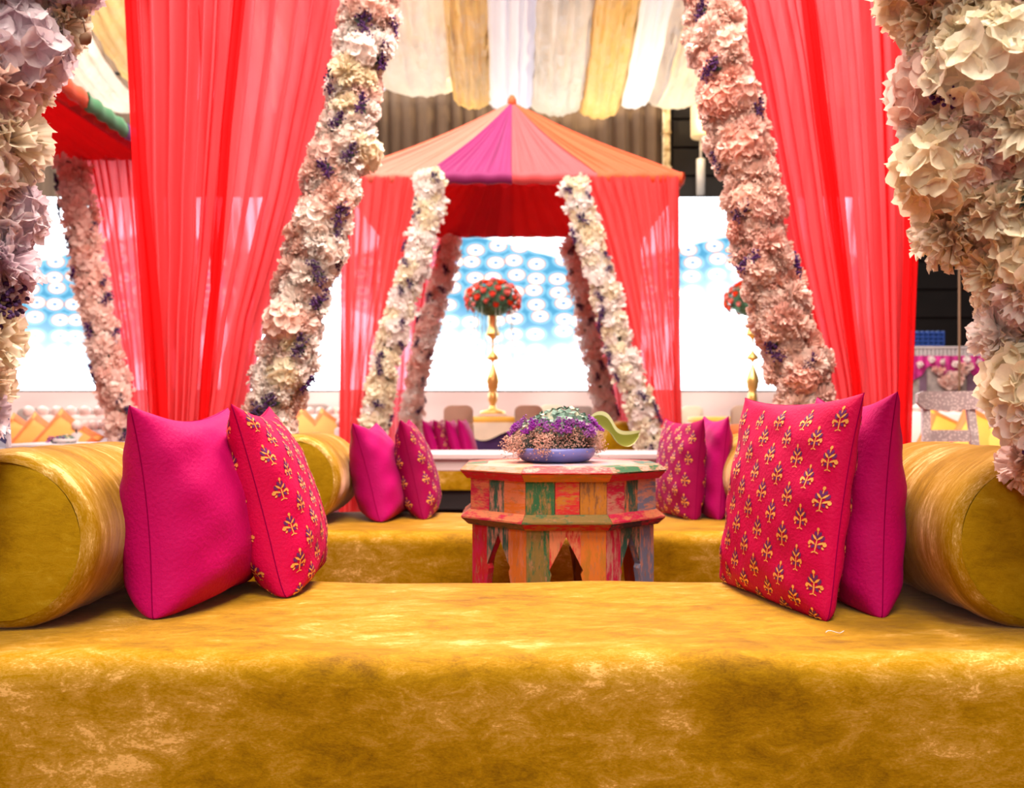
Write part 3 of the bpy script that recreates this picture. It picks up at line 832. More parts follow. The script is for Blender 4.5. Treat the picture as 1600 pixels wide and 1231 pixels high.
def tent(cx, y0, y1, hwid, ze, za, label, front, right, seed=0):
    cy = (y0 + y1) / 2
    hd = (y1 - y0) / 2
    root = empty('tent', (cx, cy, 0), label, 'tent', 'pavilion tents')
    rng = np.random.RandomState(seed)
    corners = [(-hwid, -hd), (hwid, -hd), (hwid, hd), (-hwid, hd)]
    cols = [front, right, ['coral', 'peach', 'magenta', 'orange'], right[::-1]]
    for s in range(4):
        a = np.array(corners[s]); b = np.array(corners[(s + 1) % 4])
        nrm = np.array([(b - a)[1], -(b - a)[0]]); nrm = nrm / np.linalg.norm(nrm)
        for g in range(4):
            nu, nv = 46, 12
            A = np.zeros((nv, nu, 3))
            for j in range(nu):
                q = (g + j / (nu - 1)) / 4
                e = a + (b - a) * q
                for i in range(nv):
                    v = i / (nv - 1)
                    fold = (1 - .9 * v ** 6) * 0.06 * v * (abs(math.sin((j / (nu - 1) + .06 * math.sin(j * .37 + g)) * math.pi * 5 + g * .6)) - .5) + 0.008 * v * math.sin(j * 1.9)
                    sag = -0.05 * math.sin(v * math.pi)
                    A[i, j] = (e[0] * v + nrm[0] * fold, e[1] * v + nrm[1] * fold, za + (ze - za) * v + sag + fold * .8)
            MB().grid(A).build('roof_panel', GM[cols[s][g]], root)
            # rolled eave band under each panel
            p0 = a + (b - a) * (g / 4); p1 = a + (b - a) * ((g + 1) / 4)
            mb = MB()
            pr = [(0.02, 0.01), (0.03, -0.03), (0.018, -0.085), (-0.02, -0.085), (-0.03, -0.03), (-0.02, 0.01)]
            nn = 14
            B = np.zeros((nn, 6, 3))
            for i in range(nn):
                e = p0 + (p1 - p0) * i / (nn - 1)
                for k, (o_, z_) in enumerate(pr):
                    wv = 0.006 * math.sin(i * 1.7 + g)
                    B[i, k] = (e[0] + nrm[0] * (o_ + wv), e[1] + nrm[1] * (o_ + wv), ze + z_ + wv)
            mb.grid(B, 0, True)
            mb.build('eave_band', GM[cols[s][g]], root)
        # pleated red lining under the slope
        nu, nv = 90, 10
        A = np.zeros((nv, nu, 3))
        for j in range(nu):
            q = j / (nu - 1)
            e = a + (b - a) * q
            for i in range(nv):
                v = i / (nv - 1)
                fold = 0.02 * v * math.sin(q * math.pi * 26 + s) + .006 * math.sin(j * 2.1)
                A[i, j] = (e[0] * v * .965 - nrm[0] * fold, e[1] * v * .965 - nrm[1] * fold, za - 0.14 + (ze - 0.085 - za + .14) * v - fold * .8 - 0.03 * math.sin(v * math.pi))
        MB().grid(A).build('lining', LINING, root)
        MB().lathe([(0.03, 0), (0.025, 0.03), (0.022, ze)], (a[0] * .97, a[1] * .97, 0), 10).build('post', WHITE_L, root)
    MB().lathe([(0.05, -0.05), (0.045, 0.02), (0.02, 0.06)], (0, 0, za), 12).build('finial', GM['orange'], root)
    return root

TY0, TY1 = 7.8, 10.15
tent(0, TY0, TY1, 1.48, 2.98, 4.02, 'coral tent with pleated peach, magenta and orange pyramid roof', ['peach', 'magenta', 'coral', 'orange'], ['orange', 'peach', 'magenta', 'coral'], 1)
tent(-4.28, 4.65, 7.1, 1.48, 2.98, 4.02, 'red lined tent roof with green and violet eave at far left', ['coral', 'violet', 'orange', 'peach'], ['red', 'orange', 'green', 'violet'], 2)

def ex(pairs):
    return [(z, x) for x, z in pairs]
gp = 'coral drapes of the middle tent'
zt = 2.94
drape('tent_drape', edge(7.75, [(534, 270), (532, 400), (530, 660), (530, 805)]), edge(7.75, [(684, 270), (664, 350), (640, 450), (610, 560), (590, 660), (585, 805)]), zt, 0.02, 7.74, CORAL3, 13, 0.035, 31,
      'coral drape at the left front corner of the middle tent', gp, 1.1)
drape('tent_drape', edge(7.75, [(888, 270), (916, 330), (945, 420), (968, 500), (990, 590), (1012, 660), (1020, 805)]), edge(7.75, [(1062, 270), (1063, 450), (1066, 660), (1066, 805)]), zt, 0.02, 7.74, CORAL3, 13, 0.035, 32,
      'coral drape at the right front corner of the middle tent', gp, 1.1)
drape('tent_drape', edge(10.2, [(596, 370), (596, 650), (598, 760)]), edge(10.2, [(722, 370), (700, 450), (672, 560), (655, 650), (650, 760)]), 2.92, 0.02, 10.2, CORAL, 9, 0.03, 33,
      'pink sheer drape at the left rear corner of the middle tent', gp, 1.1)
drape('tent_drape', edge(10.2, [(884, 370), (905, 450), (930, 560), (950, 650), (955, 760)]), edge(10.2, [(1001, 370), (1003, 650), (1003, 760)]), 2.92, 0.02, 10.2, CORAL, 9, 0.03, 34,
      'pink sheer drape at the right rear corner of the middle tent', gp, 1.1)
d = 7.05
drape('tent_drape', edge(d, [(118, 238), (140, 330), (160, 430), (185, 560), (200, 690), (205, 800)]), edge(d, [(252, 238), (250, 690), (250, 800)]), 2.92, 0.02, d + .02, CORAL, 9, 0.03, 35,
      'bright pink striped drape of the far left tent beside its garland', 'drapes of the far left tent', 1.2)

gm_ = 'flower garlands of the middle tent'
d = 7.62
garland([P(674, 272, d), P(672, 330, d), P(655, 390, d), P(637, 450, d), P(620, 500, d), P(606, 550, d), P(595, 610, d), P(586, 660, d), P(578, 760, d)],
        'cream flower garland at the left front of the middle tent', gm_, [('white', 4), ('cream', 4)], 0.068, 0.072, 0.085, 6, 16, 111, big=False)
garland([P(894, 280, d), P(908, 330, d), P(930, 400, d), P(945, 450, d), P(956, 500, d), P(972, 550, d), P(986, 600, d), P(1006, 650, d), P(1018, 700, d), P(1025, 760, d)],
        'cream flower garland at the right front of the middle tent', gm_, [('white', 4), ('cream', 4)], 0.068, 0.072, 0.085, 6, 18, 112, big=False)
d = 10.08
garland([P(708, 374, d), P(690, 440, d), P(672, 500, d), P(660, 550, d), P(650, 600, d), P(643, 650, d), P(640, 720, d)],
        'dusty pink flower garland at the left rear of the middle tent', gm_, [('pink', 1), ('blush', 5), ('white', 2)], 0.07, 0.075, 0.09, 6, 12, 113, big=False)
garland([P(893, 376, d), P(907, 450, d), P(917, 500, d), P(926, 550, d), P(937, 600, d), P(948, 650, d), P(952, 720, d)],
        'dusty pink flower garland at the right rear of the middle tent', gm_, [('pink', 1), ('blush', 5), ('white', 2)], 0.07, 0.075, 0.09, 6, 12, 114, big=False)
d = 6.95
garland([P(114, 252, d), P(122, 330, d), P(136, 400, d), P(146, 450, d), P(158, 500, d), P(166, 550, d), P(178, 600, d), P(186, 650, d), P(194, 700, d), P(200, 790, d)],
        'pink flower garland with dark sprigs at the far left tent', 'flower garland of the far left tent', [('pink', 3), ('blush', 5)], 0.07, 0.072, 0.085, 6, 18, 115, big=False)

# ------------------------------------------------------------------ daybeds
def rounded_block(x0, x1, y0, y1, z0, z1, r, nx=90, seed=0, wav=0.004):
    """upholstered block, cross-section in y-z swept along x with soft undulation"""
    sec = []
    def arc(cy, cz, a0, a1, n=7):
        for k in range(n):
            a = a0 + (a1 - a0) * k / (n - 1)
            sec.append((cy + r * math.cos(a), cz + r * math.sin(a)))
    rb = 0.02
    sec.append((y0, z0)); 
    for k in range(1, 8): sec.append((y0, z0 + (z1 - r - z0) * k / 8))
    arc(y0 + r, z1 - r, math.pi, math.pi / 2)
    for k in range(1, 14): sec.append((y0 + r + (y1 - y0 - 2 * r) * k / 14, z1))
    arc(y1 - r, z1 - r, math.pi / 2, 0)
    for k in range(1, 4): sec.append((y1, z1 - r + (z0 - z1 + r) * k / 4))
    sec.append((y1, z0))
    rng = np.random.RandomState(seed)
    ph = rng.uniform(0, 6.28, 8)
    n = len(sec)
    A = np.zeros((nx, n, 3))
    for i in range(nx):
        t = i / (nx - 1)
        x = x0 + (x1 - x0) * t
        e = min(t, 1 - t) * (x1 - x0)
        ins = r * (1 - math.sqrt(max(0, 1 - (1 - min(e / r, 1)) ** 2))) if e < r else 0
        for j, (y, z) in enumerate(sec):
            wv = wav * (math.sin(x * 7 + z * 9 + ph[0]) * math.sin(y * 9 + ph[1]) + .5 * math.sin(x * 17 + y * 13 + ph[2]) * math.cos(z * 11 + ph[3]))
            top = (z - z0) / (z1 - z0)
            yy = y + (wv if y < (y0 + y1) / 2 else -wv) * (1 - .6 * top)
            zz = z + wv * top - ins * .5 * top
            A[i, j] = (x, yy, zz)
    mb = MB().grid(A)
    mb.f.append(tuple(range(n))); mb.i.append(0)
    mb.f.append(tuple((nx - 1) * n + k for k in range(n - 1, -1, -1))); mb.i.append(0)
    return mb

SEAT = 0.45
def daybed(x0, x1, y0, y1, label, z0=0.215):
    c = ((x0 + x1) / 2, (y0 + y1) / 2, 0)
    root = empty('daybed', c, label, 'daybed', 'mustard velvet daybeds')
    mb = rounded_block(x0 - c[0], x1 - c[0], y0 - c[1], y1 - c[1], z0, SEAT, 0.05, seed=int(y0 * 10))
    mb.build('mattress', VELVET, root)
    MB().box(x0 - c[0] + .04, x1 - c[0] - .04, y0 - c[1] + .05, y1 - c[1] - .05, 0.03, z0, 0, 0.01).build('plinth', DARKWALL, root, smooth=False)
    for sx in (-1, 1):
        for sy in (-1, 1):
            xx = sx * ((x1 - x0) / 2 - .12); yy = sy * ((y1 - y0) / 2 - .12)
            MB().lathe([(0.03, 0), (0.035, 0.03)], (xx, yy, 0), 10).build('foot', PANELWALL, root)
    return root
daybed(-1.42, 1.46, 1.56, 2.31, 'large mustard velvet daybed filling the foreground')
daybed(-1.14, 1.34, 3.24, 3.96, 'mustard velvet daybed behind the painted table')
daybed(-1.15, 1.15, 7.95, 8.7, 'far mustard daybed inside the middle tent')

def bolster(cx, y0, y1, R, label, z0=SEAT, n=40):
    root = empty('bolster', (cx, (y0 + y1) / 2, z0), label, 'bolster', 'mustard velvet bolsters')
    L = (y1 - y0) / 2
    prof = [(-L, R * .86), (-L + .006, R * .93), (-L + .02, R * .985), (-L + .04, R)] + [(-L + .04 + (2 * L - .08) * k / 12, R * (1 + .008 * math.sin(k * 1.9))) for k in range(1, 12)] + [(L - .04, R), (L - .02, R * .985), (L - .006, R * .93), (L, R * .86)]
    A = np.zeros((len(prof), n, 3))
    for i, (y, r) in enumerate(prof):
        for j in range(n):
            a = 2 * math.pi * j / n
            zz = r * math.sin(a)
            fl = 1.0
            if zz < -R * .93: zz = -R * .93 + (zz + R * .93) * .5
            A[i, j] = (r * math.cos(a) * 1.01, y + .003 * math.sin(3 * a + i), zz + R * .965)
    MB().grid(A, 0, True).build('body', VELVET_BOLSTER, root)
    for s in (-1, 1):
        rings = [(R * .86, 0), (R * .7, .008), (R * .45, .012), (R * .2, .014), (0.004, .014)]
        B = np.zeros((len(rings), n, 3))
        for i, (r, dy) in enumerate(rings):
            for j in range(n):
                a = 2 * math.pi * j / n
                zz = r * math.sin(a)
                B[i, j] = (r * math.cos(a) * 1.01, s * (L + dy), zz + R * .965)
        MB().grid(B, 0, True).build('end_panel', VELVET_END, root)
    return root
RB = 0.181
bolster(-1.0, 1.75, 2.30, RB, 'big mustard bolster at the left end of the foreground daybed')
bolster(1.035, 1.75, 2.30, RB, 'big mustard bolster at the right end under the cream flowers')
bolster(-0.84, 3.44, 3.97, 0.178, 'mustard bolster left behind the brocade pillow on the second daybed')
bolster(1.03, 3.44, 3.97, 0.178, 'mustard bolster right behind the big brocade pillow on the second daybed')
bolster(1.0, 8.05, 8.65, 0.19, 'small olive yellow bolster beside the right tent garland')

# ------------------------------------------------------------------ pillows
def pillow_fn(s, T, seed, wr=1.0, pinch=0.085, power=0.42, belly=0.25):
    rng = np.random.RandomState(seed)
    ph = rng.uniform(0, 6.28, 6)
    def fn(u, v, side):
        cr_ = 1 - (.055 if v < 0 else -.02) * (abs(u * v)) ** 5
        x = s * u * (1 - pinch * (1 - v * v) * (u * u)) * cr_
        z = s * v * (1 - pinch * (1 - u * u) * (v * v)) * cr_
        e = max(0.0, (1 - u * u)) * max(0.0, (1 - v * v))
        th = T / 2 * (e ** power) * (1 - belly * v * .8)
        w_ = wr * .0055 * (math.sin(9 * v + 4 * u + ph[0]) * math.sin(5 * u + ph[1]) + .7 * math.sin(15 * v - 6 * u + ph[2])) * (e ** .3) * (1.2 - e)
        return (x, side * (th + w_ * (1 if e > 0 else 0)), z)
    return fn

def pillow(name, base, yaw, lean, s, T, mat, label, group, seed=0, roll=0.0, motif=None, rest=SEAT, n=34, tip=0.0, seam=SEAM, border=None, belly=.25, pinch=.085):
    """base: x, y of the pillow's centre projected down; it rests on z = rest"""
    fn = pillow_fn(s, T, seed, belly=belly, pinch=pinch)
    R = Matrix.Rotation(yaw, 4, 'Z') @ Matrix.Rotation(lean, 4, 'X') @ Matrix.Rotation(roll, 4, 'Y')
    g = np.sin(np.linspace(-math.pi / 2, math.pi / 2, n))
    mb = MB()
    lo = 1e9
    vs = {}
    def tr(p):
        return R @ Vector(p)
    for side in (-1, 1):
        A = np.zeros((n, n, 3))
        for i, v in enumerate(g):
            for j, u in enumerate(g):
                q = tr(fn(float(u), float(v), side))
                A[i, j] = q
                lo = min(lo, q.z)
        if side == 1:
            A = A[:, ::-1]
        mb.grid(A)
    root = empty(name, (base[0], base[1], rest), label, 'pillow' if name != 'cushion' else 'cushion', group)
    dip = .10 * s
    off = Vector((0, 0, -lo - dip))
    def tr(p, tr0=tr):
        q = tr0(p)
        zz = q.z - lo - dip
        if zz < .5 * s:                      # the lower part squashes on the seat
            k = max(0.0, zz + dip) / (.5 * s + dip)
            zz = .5 * s * k ** 1.35
        return Vector((q.x, q.y, zz - off.z))
    mb.v = []; mb.f = []; mb.i = []
    for side in (-1, 1):
        A = np.zeros((n, n, 3))
        for i, v in enumerate(g):
            for j, u in enumerate(g):
                A[i, j] = tr(fn(float(u), float(v), side)) + off
        if side == 1:
            A = A[:, ::-1]
        mb.grid(A)
    mb.build('cover', mat, root)
    # seam cord round the edge
    ring = []
    for k in range(25): ring.append((-1 + 2 * k / 24, -1))
    for k in range(1, 25): ring.append((1, -1 + 2 * k / 24))
    for k in range(1, 25): ring.append((1 - 2 * k / 24, 1))
    for k in range(1, 25): ring.append((-1, 1 - 2 * k / 24))
    MB().tube([tr(fn(a * .999, b * .999, 0)) + off for a, b in ring], 0.0013 if s > .15 else .003, 5).build('seam', seam, root)
    if motif:
        motif_mesh(fn, tr, off, s, root, motif)
    if border:
        bb = MB()
        for side in (-1, 1):
            for (ua, ub, va, vb) in ((-1, 1, .74, 1), (-1, 1, -1, -.74), (-1, -.74, -.74, .74), (.74, 1, -.74, .74)):
                A = np.zeros((8, 8, 3))
                for i in range(8):
                    for j in range(8):
                        u = ua + (ub - ua) * j / 7; v = va + (vb - va) * i / 7
                        q = fn(u, v, side)
                        A[i, j] = tr((q[0] * 1.004, q[1] + side * .004, q[2] * 1.004)) + off
                bb.grid(A)
        bb.build('border', border, root)
    return root

def ell(cx, cy, a, b, ang, n=9):
    ca, sa = math.cos(ang), math.sin(ang)
    return [(cx + a * math.cos(t) * ca - b * math.sin(t) * sa, cy + a * math.cos(t) * sa + b * math.sin(t) * ca) for t in [2 * math.pi * k / n for k in range(n)]]
def lens(cx, cy, L, W, ang):
    pts = [(-L, 0), (-L * .4, W * .9), (L * .3, W), (L, 0), (L * .3, -W), (-L * .4, -W * .9)]
    ca, sa = math.cos(ang), math.sin(ang)
    return [(cx + x * ca - y * sa, cy + x * sa + y * ca) for x, y in pts]
def motif_shapes():
    g = []; p = []
    p.append(lens(0, .34, .17, .10, math.pi / 2))
    g.append(ell(0, .84, .10, .14, 0))                       # bud
    g.append(ell(0, .60, .035, .2, 0, 6))                    # stem top
    for s in (-1, 1):
        p.append(lens(s * .15, .52, .21, .095, math.pi / 2 - s * .35))
        g.append(lens(s * .19, .27, .26, .07, math.pi / 2 - s * .75))
        p.append(lens(s * .33, .22, .24, .10, math.pi / 2 - s * .42))
        g.append(lens(s * .29, -.10, .27, .075, math.pi / 2 - s * 1.05))
        g.append(ell(s * .47, -.16, .10, .15, 0, 7))
        p.append(lens(s * .20, -.36, .17, .10, math.pi / 2 + s * .55))
        g.append(ell(s * .40, -.42, .06, .10, s * .4, 6))
        g.append(lens(s * .12, -.76, .13, .045, -s * .5))
    g.append(ell(0, -.30, .045, .52, 0, 8))
    return g, p
MG, MP = motif_shapes()
def motif_mesh(fn, tr, off, s, root, par):
    """woven sprigs lying on the cover, following its curve"""
    w_, h_, dx, dy = par
    mb = MB()
    ncol = int(2 * s / dx) + 1
    nrow = int(2 * s / dy) + 2
    for side in (-1, 1):
        for ci in range(ncol):
            for ri in range(nrow):
                cx = -s + dx * (.55 + ci)
                cz = -s + dy * (.25 + ri + .5 * (ci % 2))
                if abs(cx) > s * .97 or abs(cz) > s * .92:
                    continue
                for mi, shapes in ((1, MP), (0, MG)):
                    for poly in shapes:
                        vs = []
                        for (a, b) in poly:
                            u = max(-.995, min(.995, (cx + a * w_) / s)); v = max(-.995, min(.995, (cz + b * h_) / s))
                            q = fn(u, v, side)
                            e = .012
                            qu = fn(max(-.999, u - e), v, side); qu2 = fn(min(.999, u + e), v, side)
                            qv = fn(u, max(-.999, v - e), side); qv2 = fn(u, min(.999, v + e), side)
                            nr = (Vector(qu2) - Vector(qu)).cross(Vector(qv2) - Vector(qv))
                            if nr.length > 1e-9: nr.normalize()
                            if nr.y * side < 0: nr = -nr
                            vs.append(tr(Vector(q) + nr * (.0017 if mi == 0 else .0013)) + off)
                        mb.add(vs, [tuple(range(len(vs)))], mi)
    mb.build('woven_sprigs', [GOLD_T, PURP_T], root, smooth=False)

H90 = math.pi / 2
grp = 'pillows on the foreground daybed'
MO = (0.036, 0.030, 0.052, 0.086)
pillow('pillow', (-0.74, 2.08), H90 - .10, -.09, .238, .245, SILK_PLAIN, 'plain magenta pillow leaning on the left foreground bolster', grp, 1, pinch=.13)
pillow('pillow', (-0.603, 2.30), H90 + .10, -.25, .247, .20, SILK_PATT, 'brocade pillow with gold sprigs leaning on the plain left magenta pillow', grp, 2, motif=MO, pinch=.12)
pillow('pillow', (0.625, 2.07), H90 + .22, .15, .252, .13, SILK_PATT, 'large bright brocade pillow with gold and purple sprigs at right', grp, 3, motif=MO, belly=.1, pinch=.07)
pillow('pillow', (0.785, 2.10), H90 - .02, .05, .252, .18, SILK_PLAIN, 'plain magenta pillow between the bright brocade pillow and right bolster', grp, 4, pinch=.11)
grp = 'pillows on the second daybed'
pillow('pillow', (-0.56, 3.76), H90 - .06, -.26, .217, .21, SILK_PLAIN_SHADED, 'plain magenta pillow left on the second daybed', grp, 5, pinch=.12)
pillow('pillow', (-0.41, 3.84), H90 + .04, -.22, .222, .17, SILK_PATT_SHADED, 'brocade pillow left of the painted table', grp, 6, motif=MO, pinch=.11)
pillow('pillow', (0.71, 3.80), H90 + .18, .08, .22, .15, SILK_PATT_SHADED, 'brocade pillow right of the painted table', grp, 7, motif=MO)
pillow('pillow', (0.85, 3.82), H90 + .0, .08, .225, .15, SILK_PLAIN_SHADED, 'plain magenta pillow right on the second daybed', grp, 8)
grp = 'pillows on the far daybed in the middle tent'
for k, (px, lean, mat, lab, mo) in enumerate(((678, -.3, SILK_PLAIN_SHADED, 'leftmost small magenta pillow on the far daybed', None), (693, -.25, SILK_PATT_SHADED, 'second small magenta pillow from the left on the far daybed', MO),
                                    (712, -.28, SILK_PLAIN_SHADED, 'third small magenta pillow on the far daybed', None), (729, -.22, SILK_PLAIN_SHADED, 'rightmost small magenta pillow on the far daybed', None))):
    pillow('pillow', (X(px, 8.25), 8.25 + .02 * k), H90 - .1, lean, .215, .15, mat, lab, grp, 20 + k, n=18, motif=mo)

# a stray white thread on the velvet
th = MB().tube([(1.0 * X(1290 + 5.5 * k, 1.72), 1.72 + .006 * math.sin(k * 1.3) + .0015 * k, SEAT + .0045 + .002 * math.sin(k)) for k in range(7)], 0.0009, 5)
tag(th.build('thread', WHITE_L, origin=(X(1305, 1.72), 1.72, SEAT)), 'short stray white thread on the foreground daybed', 'thread')

# ------------------------------------------------------------------ the painted octagonal table
TC = (0.153, 2.80)
tb = empty('octagonal_table', (TC[0], TC[1], 0), 'octagonal table in worn multicoloured paint with arched legs', 'table')
PC = {'pink': (0.52, 0.008, 0.06), 'red': (0.50, 0.008, 0.014), 'green': (0.008, 0.10, 0.035), 'teal': (0.015, 0.10, 0.075), 'orange': (0.60, 0.15, 0.012), 'peach': (0.62, 0.19, 0.085), 'amber': (0.42, 0.15, 0.006), 'blue': (0.16, 0.19, 0.30), 'brown': (0.18, 0.07, 0.02), 'pale': (0.55, 0.25, 0.19), 'olive': (0.20, 0.12, 0.02), 'navy': (0.02, 0.04, 0.06)}
_pc = {}
def pm(a, b, st=(4, 4, 1), am=.52, seed=0.0):
    k = (a, b, st, am)
    if k not in _pc:
        _pc[k] = paint('paint_%s_%s' % (a, b), PC[a], PC[b], stretch=st, amount=am, seed=len(_pc) * 1.7)
    return _pc[k]
AP = 0.278          # apothem of the body
def face_frame(k):
    a = -math.pi / 2 + k * math.pi / 4
    n_ = Vector((math.cos(a), math.sin(a), 0)); t_ = Vector((-math.sin(a), math.cos(a), 0))
    return n_, t_
T22 = math.tan(math.pi / 8)
def ring_piece(k, prof, name, mat):
    n_, t_ = face_frame(k)
    mb = MB(); vs = []
    for s in (-1, 1):
        for (a, z) in prof:
            vs.append(n_ * a + t_ * (s * (a * T22 - .0006)) + Vector((0, 0, z)))
    m_ = len(prof)
    fs = [(i, (i + 1) % m_, m_ + (i + 1) % m_, m_ + i) for i in range(m_)]
    fs += [tuple(range(m_ - 1, -1, -1)), tuple(range(m_, 2 * m_))]
    return mb.add(vs, fs).build(name, mat, tb, smooth=False)
ZTOP = 0.727
col_tm = [('red', 'pale'), ('green', 'pale'), ('teal', 'peach'), ('pink', 'pale'), ('amber', 'green'), ('red', 'peach'), ('green', 'pink'), ('pale', 'peach')]
col_tl = [('amber', 'orange'), ('pink', 'red'), ('teal', 'blue'), ('orange', 'amber'), ('red', 'pink'), ('green', 'teal'), ('amber', 'peach'), ('red', 'pink')]
col_mu = [('olive', 'green'), ('pink', 'peach'), ('pale', 'blue'), ('amber', 'peach'), ('green', 'olive'), ('pink', 'red'), ('peach', 'pale'), ('peach', 'pink')]
col_ml = [('red', 'amber'), ('navy', 'pink'), ('teal', 'navy'), ('amber', 'brown'), ('red', 'pink'), ('green', 'olive'), ('amber', 'peach'), ('olive', 'green')]
planks = [[('green', 'olive'), ('red', 'amber'), ('amber', 'brown')], [('pink', 'pale'), ('teal', 'peach'), ('blue', 'pale')], [('peach', 'pale'), ('green', 'amber'), ('pink', 'red')],
          [('blue', 'pale'), ('amber', 'peach'), ('red', 'pink')], [('green', 'olive'), ('pink', 'peach'), ('amber', 'brown')], [('teal', 'peach'), ('red', 'amber'), ('blue', 'pale')],
          [('peach', 'pale'), ('green', 'olive'), ('pink', 'red')], [('pink', 'peach'), ('teal', 'pale'), ('peach', 'orange')]]
legc = [[('olive', 'green'), ('peach', 'red'), ('orange', 'amber')], [('pink', 'pale'), ('teal', 'pale'), ('blue', 'pale')], [('pink', 'red'), ('green', 'amber'), ('peach', 'pale')], [('orange', 'peach'), ('blue', 'pale'), ('red', 'pink')],
        [('amber', 'brown'), ('green', 'olive'), ('pink', 'peach')], [('red', 'amber'), ('teal', 'peach'), ('orange', 'peach')], [('blue', 'pale'), ('pink', 'red'), ('amber', 'brown')], [('red', 'pink'), ('teal', 'pale'), ('orange', 'peach')]]
for k in range(8):
    S = AP * T22
    ring_piece(k, [(AP + .004, ZTOP - .024), (AP + .028, ZTOP - .02), (AP + .030, ZTOP - .016), (AP + .014, ZTOP - .002), (AP - .05, ZTOP), (AP - .05, ZTOP - .024)], 'top_moulding', pm(*col_tm[k], (1.5, 1.5, 6)))
    ring_piece(k, [(AP - .02, ZTOP - .044), (AP + .010, ZTOP - .042), (AP + .028, ZTOP - .021), (AP + .004, ZTOP - .0245), (AP - .02, ZTOP - .0245)], 'under_moulding', pm(*col_tl[k], (1.5, 1.5, 6)))
    zm = .588
    ring_piece(k, [(AP - .02, zm - .022), (AP + .027, zm - .020), (AP + .027, zm - .015), (AP + .004, zm + .004), (AP - .02, zm + .004)], 'belt_moulding', pm(*col_mu[k], (1.5, 1.5, 6)))
    ring_piece(k, [(AP - .02, zm - .042), (AP + .006, zm - .040), (AP + .026, zm - .021), (AP - .02, zm - .0225)], 'belt_underside', pm(*col_ml[k], (1.5, 1.5, 6)))
    n_, t_ = face_frame(k)
    cuts = [-1, -.28, .33, 1] if k % 2 == 0 else [-1, -.3, .25, 1]
    for q in range(3):
        t0, t1 = cuts[q] * S, cuts[q + 1] * S
        dp = .001 * ((q + k) % 3)
        mb = MB(); vs = []
        for (a, z) in ((AP - .018, zm + .004), (AP - dp, zm + .004), (AP - dp, ZTOP - .042), (AP - .018, ZTOP - .042)):
            for t in (t0 + .0009, t1 - .0009):
                tt = t * (a / AP) if abs(abs(t) - S) < .002 else t
                vs.append(n_ * a + t_ * tt + Vector((0, 0, z)))
        mb.add(vs, [(0, 1, 3, 2), (2, 3, 5, 4), (4, 5, 7, 6), (6, 7, 1, 0), (0, 2, 4, 6), (1, 7, 5, 3)])
        mb.build('plank', pm(*planks[k][q], ((1.2, 1.2, 5) if (q + k) % 2 else (5, 5, 1.3))), tb, smooth=False)
    # arched leg boards: outline of the left half in (t, z), mirrored for the right one
    S2 = (AP - .006) * T22
    zt_ = zm - .041
    half = [(-1, zt_), (0.0, zt_), (0.0, zt_ - .018), (-.16, zt_ - .055), (-.30, zt_ - .085), (-.42, zt_ - .112), (-.37, zt_ - .125), (-.44, zt_ - .16), (-.50, zt_ - .22), (-.52, .20), (-.46, .10), (-.52, .06), (-.50, 0.0), (-1, 0.0)]
    for s in (-1, 1):
        mb = MB(); vs = []
        for a in (AP - .006, AP - .028):
            for (t, z) in half:
                tt = t * S2 * (a / (AP - .006) if abs(t) > .99 else 1)
                if t < -.99: tt *= .997
                vs.append(n_ * a + t_ * (-s * tt * -1 if False else (tt if s < 0 else -tt)) + Vector((0, 0, z)))
        m_ = len(half)
        f1 = tuple(range(m_)); f2 = tuple(range(2 * m_ - 1, m_ - 1, -1))
        fs = [f1, f2] + [(i, m_ + i, m_ + (i + 1) % m_, (i + 1) % m_) for i in range(m_)]
        mats = [pm(*legc[k][0 if s < 0 else 2], (5, 5, 1.0)), pm(*legc[k][1], (5, 5, 1.0))]
        mb.add(vs, fs)
        lo_ = mb.build('arched_leg', mats[0], tb, smooth=False)
        # the differently painted strip beside the arch
        mb = MB()
        strip = [(-.62 + .2, zt_), (0.0, zt_), (0.0, zt_ - .018), (-.16, zt_ - .055), (-.30, zt_ - .085), (-.42, zt_ - .112)] if s < 0 else [(-.36, zt_), (0.0, zt_), (0.0, zt_ - .018), (-.16, zt_ - .055), (-.30, zt_ - .085), (-.36, zt_ - .10)]
        vs = [n_ * a + t_ * ((t if s < 0 else -t) * S2) + Vector((0, 0, z)) for a in (AP - .0045, AP - .010) for (t, z) in strip]
        m_ = len(strip)
        mb.add(vs, [tuple(range(m_)), tuple(range(2 * m_ - 1, m_ - 1, -1))] + [(i, m_ + i, m_ + (i + 1) % m_, (i + 1) % m_) for i in range(m_)])
        mb.build('arch_strip', mats[1], lo_, smooth=False)
# octagonal top boards
mb = MB()
tops = [(-.27, -.09, ('pale', 'peach')), (-.09, .09, ('blue', 'pale')), (.09, .27, ('pale', 'blue'))]
ro = AP - .049
for (xa, xb, cc) in tops:
    poly = []
    def ymax(x):
        return min(ro, ro * math.sqrt(2) - abs(x)) if abs(x) <= ro else 0
    xs = sorted(set([xa, xb] + [q for q in (-ro * T22, ro * T22) if xa < q < xb]))
    xs = [max(-ro, min(ro, q)) for q in xs]
    up_ = [(q, ymax(q)) for q in xs]; dn_ = [(q, -ymax(q)) for q in reversed(xs)]
    pts_ = dn_[::-1] + up_[::-1]
    m_ = len(pts_)
    vs = [(x, y, ZTOP - .0005) for x, y in pts_] + [(x, y, ZTOP - .02) for x, y in pts_]
    MB().add(vs, [tuple(range(m_)), tuple(range(2 * m_ - 1, m_ - 1, -1))] + [(i, m_ + i, m_ + (i + 1) % m_, (i + 1) % m_) for i in range(m_)]).build('top_board', pm(*cc, (1.5, 5, 1.5)), tb, smooth=False)

